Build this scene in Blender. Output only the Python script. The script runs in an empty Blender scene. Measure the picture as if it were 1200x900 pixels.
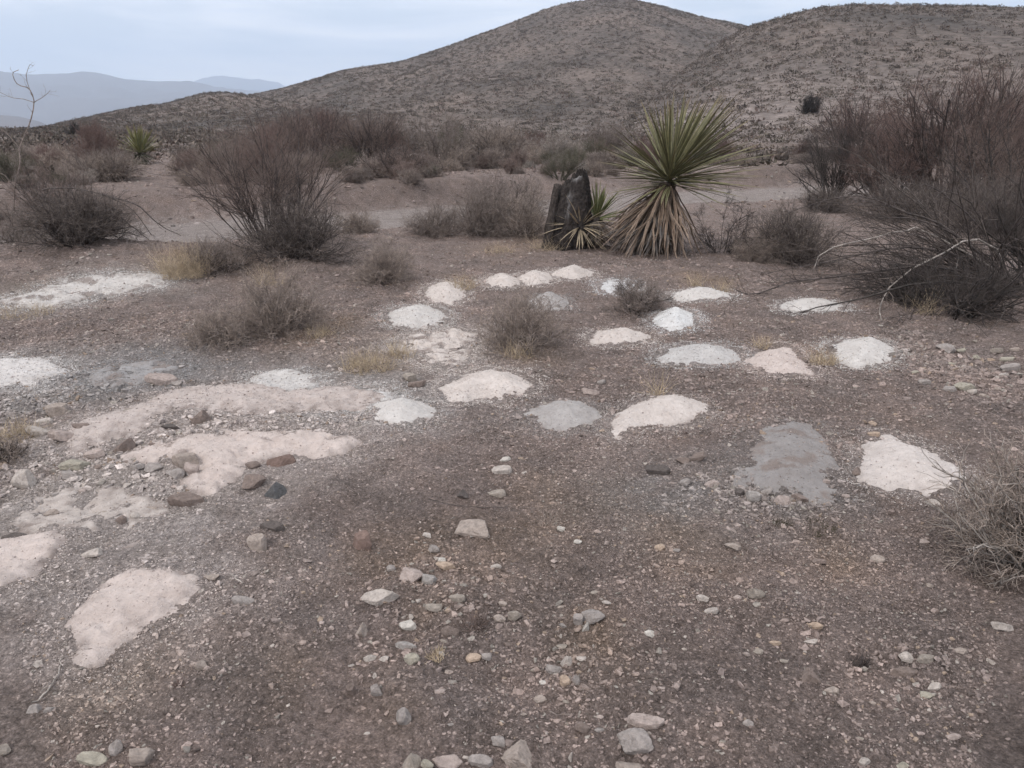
import bpy, math, random
import numpy as np
from math import radians, sin, cos, tan, atan2, pi

S = bpy.context.scene
# ------------------------------------------------------------------ camera
W, H, FPX = 1200.0, 900.0, 906.0
PITCH = radians(18.3)
CAMZ = 1.60
cam_d = bpy.data.cameras.new('camera')
cam = bpy.data.objects.new('camera', cam_d)
S.collection.objects.link(cam)
cam.location = (0, 0, CAMZ)
cam.rotation_euler = (pi/2 - PITCH, 0, 0)
cam_d.sensor_fit = 'HORIZONTAL'
cam_d.angle = 2*math.atan(600/FPX)
cam_d.clip_start = 0.05
cam_d.clip_end = 40000
S.camera = cam
# ------------------------------------------------------------------ world, sun, exposure
SUN_EL, SUN_AZ = radians(48), radians(215)      # azimuth clockwise from +Y (view direction)
wd = bpy.data.worlds.new('World'); S.world = wd; wd.use_nodes = True
nt = wd.node_tree; nt.nodes.clear()
N = nt.nodes.new; L = nt.links.new
out = N('ShaderNodeOutputWorld'); bg = N('ShaderNodeBackground'); bg.inputs['Strength'].default_value = 0.14
sky = N('ShaderNodeTexSky'); sky.sky_type = 'NISHITA'; sky.sun_disc = False
sky.sun_elevation = SUN_EL; sky.sun_rotation = SUN_AZ; sky.air_density = 1.0; sky.dust_density = 2.0
tc = N('ShaderNodeTexCoord'); sep = N('ShaderNodeSeparateXYZ'); L(tc.outputs['Generated'], sep.inputs[0])
add = N('ShaderNodeMath'); add.operation = 'ADD'; add.inputs[1].default_value = 0.10; L(sep.outputs['Z'], add.inputs[0])
mx = N('ShaderNodeMath'); mx.operation = 'MAXIMUM'; mx.inputs[1].default_value = 0.04; L(add.outputs[0], mx.inputs[0])
dx = N('ShaderNodeMath'); dx.operation = 'DIVIDE'; L(sep.outputs['X'], dx.inputs[0]); L(mx.outputs[0], dx.inputs[1])
dy = N('ShaderNodeMath'); dy.operation = 'DIVIDE'; L(sep.outputs['Y'], dy.inputs[0]); L(mx.outputs[0], dy.inputs[1])
cmb = N('ShaderNodeCombineXYZ'); L(dx.outputs[0], cmb.inputs[0]); L(dy.outputs[0], cmb.inputs[1])
n1 = N('ShaderNodeTexNoise'); n1.inputs['Scale'].default_value = 0.55; n1.inputs['Detail'].default_value = 7; n1.inputs['Roughness'].default_value = 0.55
n1.inputs['Distortion'].default_value = 0.4
L(cmb.outputs[0], n1.inputs['Vector'])
r1 = N('ShaderNodeValToRGB'); r1.color_ramp.elements[0].position = 0.36; r1.color_ramp.elements[1].position = 0.60
r1.color_ramp.elements[0].color = (.88, .88, .88, 1); r1.color_ramp.elements[1].color = (1, 1, 1, 1)
L(n1.outputs['Fac'], r1.inputs[0])
n2 = N('ShaderNodeTexNoise'); n2.inputs['Distortion'].default_value = 0.5; n2.inputs['Scale'].default_value = 1.0; n2.inputs['Detail'].default_value = 6
mp2 = N('ShaderNodeMapping'); mp2.inputs['Scale'].default_value = (2.6, 2.6, 15); L(tc.outputs['Generated'], mp2.inputs['Vector'])
L(mp2.outputs[0], n2.inputs['Vector'])
r2 = N('ShaderNodeValToRGB'); r2.color_ramp.elements[0].position = 0.45; r2.color_ramp.elements[1].position = 0.60
r2.color_ramp.elements[0].color = (5.2, 5.6, 5.95, 1); r2.color_ramp.elements[1].color = (9.8, 9.4, 9.2, 1)
L(n2.outputs['Fac'], r2.inputs[0])
mix = N('ShaderNodeMix'); mix.data_type = 'RGBA'
L(r1.outputs['Color'], mix.inputs['Factor']); L(sky.outputs['Color'], mix.inputs['A']); L(r2.outputs['Color'], mix.inputs['B'])
L(mix.outputs['Result'], bg.inputs['Color']); L(bg.outputs[0], out.inputs['Surface'])

sl = bpy.data.lights.new('sun', 'SUN'); sun = bpy.data.objects.new('sun', sl); S.collection.objects.link(sun)
sl.energy = 1.6; sl.angle = radians(17); sl.color = (1.0, 0.93, 0.86)
from mathutils import Vector
sd = Vector((sin(SUN_AZ)*cos(SUN_EL), cos(SUN_AZ)*cos(SUN_EL), sin(SUN_EL)))
sun.rotation_euler = (-sd).to_track_quat('-Z', 'Y').to_euler()

vs = S.view_settings; vs.view_transform = 'Standard'; vs.look = 'None'; vs.exposure = 0.52; vs.gamma = 1; vs.use_curve_mapping = False
S.render.engine = 'CYCLES'
cy = S.cycles; cy.use_denoising = True; cy.max_bounces = 5; cy.diffuse_bounces = 3; cy.volume_bounces = 1; cy.transparent_max_bounces = 4
try: cy.denoiser = 'OPENIMAGEDENOISE'; cy.denoising_prefilter = 'ACCURATE'
except Exception: pass

# ------------------------------------------------------------------ helpers
_rs = np.random.RandomState(7)
_perm = _rs.permutation(4096).astype(np.int64)
_ga = _rs.rand(4096)*2*pi
_gx, _gy = np.cos(_ga), np.sin(_ga)
def noise(x, y):
    x = np.asarray(x, float); y = np.asarray(y, float)
    xi = np.floor(x).astype(np.int64); yi = np.floor(y).astype(np.int64)
    xf = x-xi; yf = y-yi
    u = xf*xf*xf*(xf*(xf*6-15)+10); v = yf*yf*yf*(yf*(yf*6-15)+10)
    def g(ix, iy, fx, fy):
        h = _perm[(_perm[ix & 4095]+iy) & 4095]
        return _gx[h]*fx+_gy[h]*fy
    a = g(xi, yi, xf, yf); b = g(xi+1, yi, xf-1, yf); c = g(xi, yi+1, xf, yf-1); d = g(xi+1, yi+1, xf-1, yf-1)
    return ((a+(b-a)*u)+((c+(d-c)*u)-(a+(b-a)*u))*v)*1.5
def fbm(x, y, oct=4, gain=.5):
    s = 0; a = 1; t = 0
    for i in range(oct):
        s = s+a*noise(x*2**i+17.3*i, y*2**i-9.1*i); t += a; a *= gain
    return s/t
def sst(a, b, x):
    t = np.clip((x-a)/(b-a), 0, 1); return t*t*(3-2*t)

cP, sP = cos(PITCH), sin(PITCH)
def raydir(px, py):
    px = np.asarray(px, float)-W/2; py = H/2-np.asarray(py, float)
    return np.stack([px, FPX*cP+py*sP, -FPX*sP+py*cP], -1)
def project(p):
    p = np.asarray(p, float); x = p[..., 0]; y = p[..., 1]; z = p[..., 2]-CAMZ
    d = y*cP-z*sP; u = y*sP+z*cP
    return W/2+FPX*x/d, H/2-FPX*u/d
def azel(px, py):
    d = raydir(px, py); return np.arctan2(d[..., 0], d[..., 1]), np.arctan2(d[..., 2], np.hypot(d[..., 0], d[..., 1]))

# ------------------------------------------------------------------ terrain height
def layer(pts, foot, ridge, zf, extra_left, extra_right, p=1.25):
    a, e = azel([q[0] for q in pts], [q[1] for q in pts])
    a = list(a); e = list(e)
    a = [q[0] for q in extra_left]+a+[q[0] for q in extra_right]
    e = [q[1] for q in extra_left]+e+[q[1] for q in extra_right]
    ag = np.linspace(-pi, pi, 2881)
    eg = np.interp(ag, a, e)
    k = np.exp(-np.linspace(-2, 2, 9)**2); k /= k.sum(); eg = np.convolve(np.pad(eg, 4, 'edge'), k, 'valid')
    t = np.linspace(.35, 1.3, 60)[None]
    r = foot+t*(ridge-foot)
    g = prof(t, p)
    Hh = np.min((np.tan(eg)[:, None]*r+CAMZ-zf)/g, 1)
    return (ag, Hh, foot, ridge, zf, p)
def prof(t, p):
    t = np.asarray(t, float)
    up = np.sin(pi/2*np.clip(t, 0, 1))**2*.55+np.clip(t, 0, 1)**p*.45
    dn = 1-.35*np.clip(t-1, 0, 4)**1.3
    return np.maximum(np.where(t <= 1, up, dn), 0)
def eval_layer(Ly, x, y):
    ag, Hh, foot, ridge, zf, p = Ly
    r = np.hypot(x, y); az = np.arctan2(x, y)
    return zf+np.interp(az, ag, Hh)*prof((r-foot)/(ridge-foot), p)-np.where(r < foot, 50., 0.)
E0 = radians(-1.2)
LA = layer([(150,150),(235,128),(285,114),(330,104),(400,83),(470,73),(530,53),(590,31),(640,11),(670,3),(700,-1),(740,-1),(780,8),(800,14),(830,22),(875,31),(950,45),(1050,70),(1200,110)],
           75, 300, .9, [(-3.2, E0), (-.75, E0)], [(.9, E0), (3.2, E0)])
LB = layer([(640,175),(700,150),(760,115),(800,82),(840,52),(875,33),(900,25),(930,16),(960,9),(1000,6),(1100,5),(1200,9)],
           48, 150, .8, [(-3.2, E0), (-.05, E0)], [(.75, radians(5.5)), (1.0, radians(2)), (1.4, E0), (3.2, E0)])
LC = layer([(20,156),(60,147),(100,138),(150,127),(200,120),(235,111),(260,109),(285,111),(330,120),(400,140),(460,160)],
           70, 190, .8, [(-3.2, E0), (-.62, E0)], [(.1, E0), (3.2, E0)])
LM = layer([(0,83),(30,86),(60,88),(90,87),(112,86),(130,89),(170,95),(210,98),(240,103),(340,112),(480,120)],
           2600, 5000, -60, [(-3.2, radians(2)), (-1.2, radians(3)), (-.75, radians(3.9))], [(.3, radians(2)), (3.2, radians(2))])
LN = layer([(150,120),(230,97),(250,94),(280,97),(300,102),(330,101),(360,106),(500,115)],
           6200, 8200, -60, [(-3.2, radians(1)), (-.75, radians(2))], [(.3, radians(1)), (3.2, radians(1))])
LO = layer([(0,139),(22,139),(50,145),(62,152),(100,162)],
           1100, 1900, -25, [(-3.2, E0), (-.8, radians(1))], [(-.2, E0), (3.2, E0)])
def wash_s(x, y):
    return (y-(19.3+0.60*x+1.0*noise(x*.12+3, 0*x+.5)))/1.17
def Zs(x, y):
    """smooth height of the ground"""
    x = np.asarray(x, float); y = np.asarray(y, float)
    r = np.hypot(x, y)
    s = wash_s(x, y)
    s = np.where(y < 0, -50, s)
    s = s+.5*noise(x*.45, y*.45)
    fr = sst(-4.4, -2.0, s)*(1-sst(1.7, 2.8, s))
    far = sst(1.7, 3.4+.9*noise(x*.15+7, y*0+.3), s)
    plain = .32*far+np.clip(s-3, 0, 90)*.0125*far
    z = plain-.30*fr
    z = z+.07*fbm(x*.35, y*.35, 3)*sst(1, 5, r)*(1-.5*fr)
    z = z+.03*fbm(x*1.1+5, y*1.1, 2)
    z = z+.30*np.exp(-((x+5.2)/2.6)**2-((y-9.2)/1.3)**2)+.05*np.exp(-((x+1.8)/.8)**2-((y-4.1)/.5)**2)
    z = z-np.clip(r-115, 0, 2000)*.02*(r > 115)
    z = np.maximum(z, -60)
    hills = .5*fbm(x*.02, y*.02, 3)*sst(60, 150, r)
    gul = fbm(x*.035+.5*noise(x*.02, y*.02), y*.012, 3)*2.4*sst(70, 160, r)
    z = np.maximum(z, np.where((r > 48) & (y > 0), eval_layer(LB, x, y)+.5*gul+.2*hills, -99))
    z = np.maximum(z, np.where((r > 70) & (y > 0), eval_layer(LC, x, y)+.25*gul, -99))
    z = np.maximum(z, np.where((r > 75) & (y > 0), eval_layer(LA, x, y)+.8*gul*(1-sst(240, 300, r)), -99))
    rz = 22*fbm(x*.0045, y*.0045, 3)+150*(np.abs(fbm(x*.0010, y*.0010, 6))-.12)
    z = np.maximum(z, np.where(r > 2600, eval_layer(LM, x, y)+rz*sst(2600, 3600, r)*(1-.6*sst(4600, 5000, r)), -99))
    z = np.maximum(z, np.where(r > 6200, eval_layer(LN, x, y)+rz, -99))
    z = np.maximum(z, np.where(r > 1100, eval_layer(LO, x, y)+.25*rz, -99))
    return z
def micro(x, y):
    r = np.hypot(x, y)
    m = .030*fbm(x*2.7, y*2.7, 2)+.015*noise(x*8, y*8)*np.clip(16/np.maximum(r, .1)-.4, 0, 1)
    m = m+.006*noise(x*24, y*24)*np.clip(9/np.maximum(r, .1)-.5, 0, 1)+.0035*noise(x*55, y*55)*np.clip(5/np.maximum(r, .1)-.6, 0, 1)
    far = sst(20, 60, r)
    sm = 1-.8*(1-sst(1.2, 2.2, np.abs(wash_s(x, y))))
    return m*(1-far)*sm+far*.15*fbm(x*.4, y*.4, 3)*(1-sst(600, 900, r))
def T(x, y): return Zs(x, y)+micro(x, y)
_tt = np.concatenate([np.geomspace(.8, 60, 900), np.geomspace(60.5, 900, 500)])
def hit(px, py):
    """the point where the photograph's line of sight through a pixel meets the smooth ground"""
    d = raydir(px, py); d = d/np.hypot(d[0], d[1])
    P = d[None]*_tt[:, None]; P[:, 2] += CAMZ
    f = P[:, 2]-Zs(P[:, 0], P[:, 1])
    k = np.argmax(f < 0)
    if f[k] >= 0: k = len(_tt)-1
    a, b = _tt[k-1], _tt[k]
    for _ in range(12):
        m = (a+b)/2; p = d*m; 
        if p[2]+CAMZ-Zs(p[0], p[1]) < 0: b = m
        else: a = m
    p = d*a
    return np.array([p[0], p[1], p[2]+CAMZ])
def depth(p): return p[1]*cP-(p[2]-CAMZ)*sP
def mpp(p): return depth(p)/FPX                       # metres per photograph pixel at p

# ------------------------------------------------------------------ object helpers
COL = S.collection
def mesh_np(name, V, F, mat=None, smooth=False, col=None, colname='col'):
    """V (n,3); F (m,k) int array, or a list of such arrays of different k"""
    me = bpy.data.meshes.new(name)
    Fs = F if isinstance(F, list) else [F]
    Fs = [f for f in Fs if len(f)]
    V = np.ascontiguousarray(V, dtype=np.float32)
    me.vertices.add(len(V)); me.vertices.foreach_set('co', V.ravel())
    nl = sum(f.size for f in Fs); npoly = sum(len(f) for f in Fs)
    me.loops.add(nl); me.polygons.add(npoly)
    me.loops.foreach_set('vertex_index', np.concatenate([f.ravel() for f in Fs]).astype(np.int32))
    tot = np.concatenate([np.full(len(f), f.shape[1]) for f in Fs])
    st = np.concatenate([[0], np.cumsum(tot)[:-1]])
    me.polygons.foreach_set('loop_start', st.astype(np.int32))
    me.polygons.foreach_set('loop_total', tot.astype(np.int32))
    me.update(calc_edges=True)
    me.polygons.foreach_set('use_smooth', np.full(npoly, smooth))
    if col is not None:
        c = me.color_attributes.new(colname, 'FLOAT_COLOR', 'POINT')
        cc = np.ones((len(V), 4), np.float32); cc[:, :3] = col
        c.data.foreach_set('color', cc.ravel())
    if mat: me.materials.append(mat)
    return me
def link(name, me, parent=None, loc=(0, 0, 0), rot=(0, 0, 0), sc=(1, 1, 1), color=None):
    o = bpy.data.objects.new(name, me); COL.objects.link(o)
    if parent: o.parent = parent
    o.location = loc; o.rotation_euler = rot; o.scale = sc
    if color is not None: o.color = (*color, 1)
    return o
def tag(o, label=None, cat=None, group=None, kind=None):
    if label: o['label'] = label
    if cat: o['category'] = cat
    if group: o['group'] = group
    if kind: o['kind'] = kind
    return o
def mat_new(name, rough=.95, spec=.15):
    m = bpy.data.materials.new(name); m.use_nodes = True
    b = m.node_tree.nodes['Principled BSDF']
    b.inputs['Roughness'].default_value = rough; b.inputs['Specular IOR Level'].default_value = spec
    return m, m.node_tree, b
def nz(nt, scale, detail=4, rough=.6, vec=None, dist=0):
    n = nt.nodes.new('ShaderNodeTexNoise'); n.inputs['Scale'].default_value = scale; n.inputs['Detail'].default_value = detail
    n.inputs['Roughness'].default_value = rough; n.inputs['Distortion'].default_value = dist
    if vec: nt.links.new(vec, n.inputs['Vector'])
    return n
def ramp(nt, src, stops):
    r = nt.nodes.new('ShaderNodeValToRGB'); e = r.color_ramp.elements
    while len(e) < len(stops): e.new(.5)
    for q, (p, c) in zip(e, stops):
        q.position = p; q.color = (c, c, c, 1) if not isinstance(c, tuple) else (*c, 1)
    nt.links.new(src, r.inputs[0]); return r
def mul(nt, a, b):
    m = nt.nodes.new('ShaderNodeMix'); m.data_type = 'RGBA'; m.blend_type = 'MULTIPLY'; m.inputs['Factor'].default_value = 1
    nt.links.new(a, m.inputs['A']); nt.links.new(b, m.inputs['B']); return m
def bump(nt, b, src, dist, strength=1, prev=None):
    m = nt.nodes.new('ShaderNodeBump'); m.inputs['Distance'].default_value = dist; m.inputs['Strength'].default_value = strength
    nt.links.new(src, m.inputs['Height'])
    if prev: nt.links.new(prev.outputs[0], m.inputs['Normal'])
    nt.links.new(m.outputs[0], b.inputs['Normal']); return m

def make_soil(name, far=False):
    m, nt, b = mat_new(name, .95, .12)
    at = nt.nodes.new('ShaderNodeAttribute'); at.attribute_name = 'col'
    g = nt.nodes.new('ShaderNodeNewGeometry')
    if far:
        a = nz(nt, .9, 8, .75, g.outputs['Position']); ra = ramp(nt, a.outputs['Fac'], [(.36, .6), (.46, .9), (.54, 1.1), (.64, 1.5)])
        x = mul(nt, at.outputs['Color'], ra.outputs['Color'])
        nt.links.new(x.outputs['Result'], b.inputs['Base Color'])
        bump(nt, b, a.outputs['Fac'], .35, .8)
        return m
    a = nz(nt, 38, 8, .82, g.outputs['Position']); ra = ramp(nt, a.outputs['Fac'], [(.30, .30), (.42, .74), (.54, 1.10), (.70, 1.9)])
    v = nt.nodes.new('ShaderNodeTexVoronoi'); v.inputs['Scale'].default_value = 120; nt.links.new(g.outputs['Position'], v.inputs['Vector'])
    rv = ramp(nt, v.outputs['Color'], [(0, .72), (.6, 1.0), (.85, 1.15), (.93, 2.0)])
    vd = ramp(nt, v.outputs['Distance'], [(0, 1.08), (.7, .78)])
    c = nz(nt, 5, 4, .6, g.outputs['Position']); rc = ramp(nt, c.outputs['Fac'], [(.3, (.84, .82, .80)), (.7, (1.14, 1.14, 1.15))])
    x = mul(nt, at.outputs['Color'], ra.outputs['Color']); x = mul(nt, x.outputs['Result'], rv.outputs['Color'])
    x = mul(nt, x.outputs['Result'], vd.outputs['Color']); x = mul(nt, x.outputs['Result'], rc.outputs['Color'])
    nt.links.new(x.outputs['Result'], b.inputs['Base Color'])
    b1 = bump(nt, b, a.outputs['Fac'], .022, 1)
    inv = ramp(nt, v.outputs['Distance'], [(0, 1.0), (.8, 0.0)])
    bump(nt, b, inv.outputs['Color'], .004, .9, b1)
    return m
M_soil = make_soil('desert_soil'); M_far = make_soil('hill_soil', True)
def make_powder():
    m, nt, b = mat_new('mill_powder', .97, .08)
    oi = nt.nodes.new('ShaderNodeObjectInfo'); g = nt.nodes.new('ShaderNodeNewGeometry')
    at = nt.nodes.new('ShaderNodeAttribute'); at.attribute_name = 'col'
    a = nz(nt, 120, 4, .7, g.outputs['Position']); ra = ramp(nt, a.outputs['Fac'], [(.25, .80), (.45, 1.0), (.8, 1.06)])
    v = nt.nodes.new('ShaderNodeTexVoronoi'); v.inputs['Scale'].default_value = 90; nt.links.new(g.outputs['Position'], v.inputs['Vector'])
    sc = nt.nodes.new('ShaderNodeAttribute'); sc.attribute_name = 'col'
    rv = ramp(nt, v.outputs['Color'], [(0, .70), (.10, .95), (.3, 1.0)])
    c = nz(nt, 9, 4, .6, g.outputs['Position']); rc = ramp(nt, c.outputs['Fac'], [(.3, (.90, .88, .87)), (.62, (1.03, 1.03, 1.03))])
    x = mul(nt, at.outputs['Color'], ra.outputs['Color']); x = mul(nt, x.outputs['Result'], rv.outputs['Color']); x = mul(nt, x.outputs['Result'], rc.outputs['Color'])
    nt.links.new(x.outputs['Result'], b.inputs['Base Color'])
    bump(nt, b, a.outputs['Fac'], .006, .8)
    return m
M_powder = make_powder()
def make_objcol(name, scale, lo=.6, hi=1.35, bd=.004, rough=.9):
    m, nt, b = mat_new(name, rough, .2)
    oi = nt.nodes.new('ShaderNodeObjectInfo'); g = nt.nodes.new('ShaderNodeNewGeometry')
    a = nz(nt, scale, 6, .7, g.outputs['Position']); ra = ramp(nt, a.outputs['Fac'], [(.3, lo), (.5, 1.0), (.72, hi)])
    x = mul(nt, oi.outputs['Color'], ra.outputs['Color']); nt.links.new(x.outputs['Result'], b.inputs['Base Color'])
    if bd: bump(nt, b, a.outputs['Fac'], bd, .9)
    return m
M_rock = make_objcol('weathered_stone', 55, .62, 1.35, .008)
M_twig = make_objcol('dry_twig', 16, .42, 1.95, 0)
def make_vcol(name, rough=.8, spec=.3, scale=25, lo=.75, hi=1.25, bd=0):
    m, nt, b = mat_new(name, rough, spec)
    at = nt.nodes.new('ShaderNodeAttribute'); at.attribute_name = 'col'; g = nt.nodes.new('ShaderNodeNewGeometry')
    a = nz(nt, scale, 4, .6, g.outputs['Position']); ra = ramp(nt, a.outputs['Fac'], [(.3, lo), (.7, hi)])
    x = mul(nt, at.outputs['Color'], ra.outputs['Color']); nt.links.new(x.outputs['Result'], b.inputs['Base Color'])
    if bd: bump(nt, b, a.outputs['Fac'], bd, 1)
    return m
M_gravel = make_vcol('gravel_stone', .92, .15, 90, .65, 1.35)
M_leaf = make_vcol('yucca_leaf', .55, .35, 20)
M_brush = make_vcol('brush', .95, .05, 2)
M_bark = make_vcol('charred_bark', .95, .1, 30, .5, 1.6, .02)

# ------------------------------------------------------------------ piles of powdered tailings: footprint polygons
def sdist(x, y, poly):
    """signed distance, positive inside"""
    P = np.asarray(poly); Q = np.roll(P, -1, 0)
    d2 = np.full(x.shape, 1e9); ins = np.zeros(x.shape, bool)
    for (ax, ay), (bx, by) in zip(P, Q):
        ex, ey = bx-ax, by-ay; wx, wy = x-ax, y-ay
        t = np.clip((wx*ex+wy*ey)/(ex*ex+ey*ey+1e-12), 0, 1)
        d2 = np.minimum(d2, (wx-ex*t)**2+(wy-ey*t)**2)
        c = ((ay > y) != (by > y)) & (x < (bx-ax)*(y-ay)/((by-ay)+1e-12)+ax)
        ins ^= c
    d = np.sqrt(d2); return np.where(ins, d, -d)
WHITE = (.50, .47, .45); CREAM = (.51, .455, .425); PINK = (.49, .42, .39); BLUISH = (.44, .42, .41); GREY = (.335, .312, .302); DGREY = (.25, .232, .226); LPINK = (.45, .39, .365); DUST = (.40, .37, .35)
# name, box or polygon in photograph pixels, colour, height ratio, patchiness, label
PILES = [
 ((497,329,548,357), CREAM, .16, 0, 'pinkish white powder pile at the left end of the back row'),
 ((452,357,523,385), WHITE, .13, .1, 'white powder pile left of and in front of the back row'),
 ((565,320,611,338), CREAM, .20, 0, 'small cream powder pile in the back row touching the one on its right'),
 ((606,317,650,334), CREAM, .20, 0, 'small cream powder pile in the back row touching the one on its left'),
 ((645,311,697,328), CREAM, .20, 0, 'pinkish white powder pile at the right end of the back row, nearest the dead rosette'),
 ((619,342,667,363), GREY, .24, 0, 'rounded grey powder pile just behind the twiggy shrub in the middle'),
 ((700,326,748,345), (.50,.49,.49), .15, 0, 'light grey powder pile behind the small dark twiggy shrub'),
 ((740,337,764,350), WHITE, .2, 0, 'sliver of white powder seen behind the small dark twiggy shrub'),
 ((780,336,860,353), WHITE, .16, 0, 'long low white powder pile beside the straw tufts right of the small dark shrub'),
 ((765,361,815,387), (.57,.56,.555), .22, 0, 'bright bluish white powder pile right of the small dark twiggy shrub'),
 ((688,383,763,405), CREAM, .16, 0, 'cream powder pile right of the twiggy shrub in the middle'),
 ((769,401,869,430), BLUISH, .15, 0, 'broad bluish grey powder pile between cream and pink ones'),
 ([(872,422),(888,410),(915,406),(932,408),(942,420),(956,438),(945,443),(915,442),(888,436)], PINK, .15, 0, 'pinkish pile with a cracked top right of the broad bluish one'),
 ((912,349,990,367), WHITE, .17, 0, 'white powder pile under the tips of the fallen branches'),
 ([(968,405),(990,397),(1022,395),(1040,401),(1057,412),(1046,422),(1030,429),(1000,431),(982,421)], WHITE, .16, 0, 'white powder pile crossed by a thin dark twig on the right'),
 ([(515,452),(545,436),(575,430),(605,436),(629,452),(624,460),(600,464),(585,471),(568,462),(550,472),(528,470)], CREAM, .12, .05, 'wide cream powder pile in front of the middle shrub'),
 ((430,464,514,499), WHITE, .16, 0, 'bright white powder pile left of centre at the edge of the pink spread'),
 ([(600,485),(625,476),(650,467),(680,466),(705,478),(710,488),(695,500),(665,508),(640,503),(622,490)], GREY, .13, .1, 'round grey powder pile with a spilled tail on its left, in the centre'),
 ([(712,500),(722,484),(745,470),(775,461),(805,462),(828,472),(829,484),(812,492),(780,498),(752,498),(735,512),(715,514)], CREAM, .12, .12, 'cream powder pile spilling left beside the round grey one'),
 ([(868,540),(872,512),(895,497),(925,490),(955,495),(970,512),(978,535),(990,560),(985,585),(940,590),(890,580),(858,565)], DGREY, .075, .24, 'flattened dark blue grey pile sprinkled with rubble on the right'),
 ([(1005,545),(1010,518),(1030,508),(1050,507),(1062,517),(1095,528),(1125,547),(1140,566),(1132,580),(1095,584),(1060,577),(1030,568),(1008,560)], (.51,.46,.435), .14, 0, 'large smooth pinkish grey pile by the tangled shrub at the right edge'),
]
SPREADS = [
 ([(462,405),(485,392),(530,385),(560,390),(555,408),(540,430),(515,432),(490,420)], CREAM, .05, .5, 'broken patch of cream powder with grass in it left of the middle shrub'),
 ([(0,352),(60,335),(100,325),(150,321),(205,322),(190,334),(150,342),(110,348),(65,360),(30,362)], WHITE, .03, .35, 'long white powder streak lying near the berm at far left'),
 ([(-40,425),(20,420),(55,423),(77,434),(60,442),(40,446),(48,455),(20,452),(-30,456)], (.53,.50,.485), .06, .15, 'white powder patch at the left edge above the grey rubble'),
 ([(290,446),(310,438),(345,436),(368,444),(372,456),(350,463),(315,462)], (.49,.465,.45), .08, .2, 'small bluish white mound on the far edge of the pink spread'),
 ([(75,520),(85,500),(140,480),(190,466),(235,455),(290,452),(330,457),(400,455),(445,463),(432,480),(360,480),(290,485),(235,478),(195,484),(160,505),(110,520),(88,535)], LPINK, .03, .18, 'long band of pinkish powder spread across the left'),
 ([(145,535),(190,520),(250,510),(330,508),(400,507),(418,517),(405,530),(360,533),(320,535),(290,545),(275,560),(250,575),(222,580),(216,565),(235,550),(215,540),(170,545)], PINK, .05, .25, 'lobed patch of pinkish powder running down to the dark stones'),
 ([(0,618),(35,585),(90,565),(145,570),(185,580),(200,598),(160,618),(110,628),(80,624),(30,632)], (.44,.39,.362), .03, .24, 'faint whitish grey powder patch below the pale round stone'),
 ([(-40,665),(-30,640),(20,631),(60,628),(76,636),(60,655),(20,680),(-20,695)], PINK, .10, .1, 'smooth pinkish powder heap cut by the left edge'),
 ([(78,735),(90,715),(115,690),(135,675),(165,668),(205,668),(232,676),(230,695),(205,720),(170,737),(145,755),(115,783),(88,780),(95,762)], PINK, .08, .1, 'long pale pink powder pile nearest the viewer at lower left'),
 ([(105,690),(120,665),(135,640),(175,625),(215,632),(205,650),(212,668),(170,668),(135,676)], (.42,.365,.345), .03, .3, 'thin dusty pink streak trailing above the nearest pink pile'),
 ([(402,462),(425,452),(455,456),(475,470),(460,480),(430,478),(410,475)], (.50,.48,.47), .04, .4, 'thin white smear beside the bright white pile'),
 ([(757,575),(775,568),(800,570),(806,582),(790,590),(765,588)], (.30,.275,.265), .05, .3, 'small pale grey smear of powder left of the flattened grey pile'),
 ([(95,440),(130,428),(185,420),(215,430),(200,445),(150,450),(110,455)], (.30,.29,.29), .04, .35, 'low slate grey smear of powder behind the pink band'),
]
def ellipse_px(b, rng, n=22):
    x0, y0, x1, y1 = b; cx, cyy = (x0+x1)/2, (y0+y1)/2
    a = np.linspace(0, 2*pi, n, endpoint=False); k = 1+.05*rng.randn(n)*.7
    return [(cx+(x1-x0)/2*cos(t)*q, cyy+(y1-y0)/2*sin(t)*q) for t, q in zip(a, k)]
PILE_POLYS = []; GRAINS = []     # (ground polygon, colour)
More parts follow.
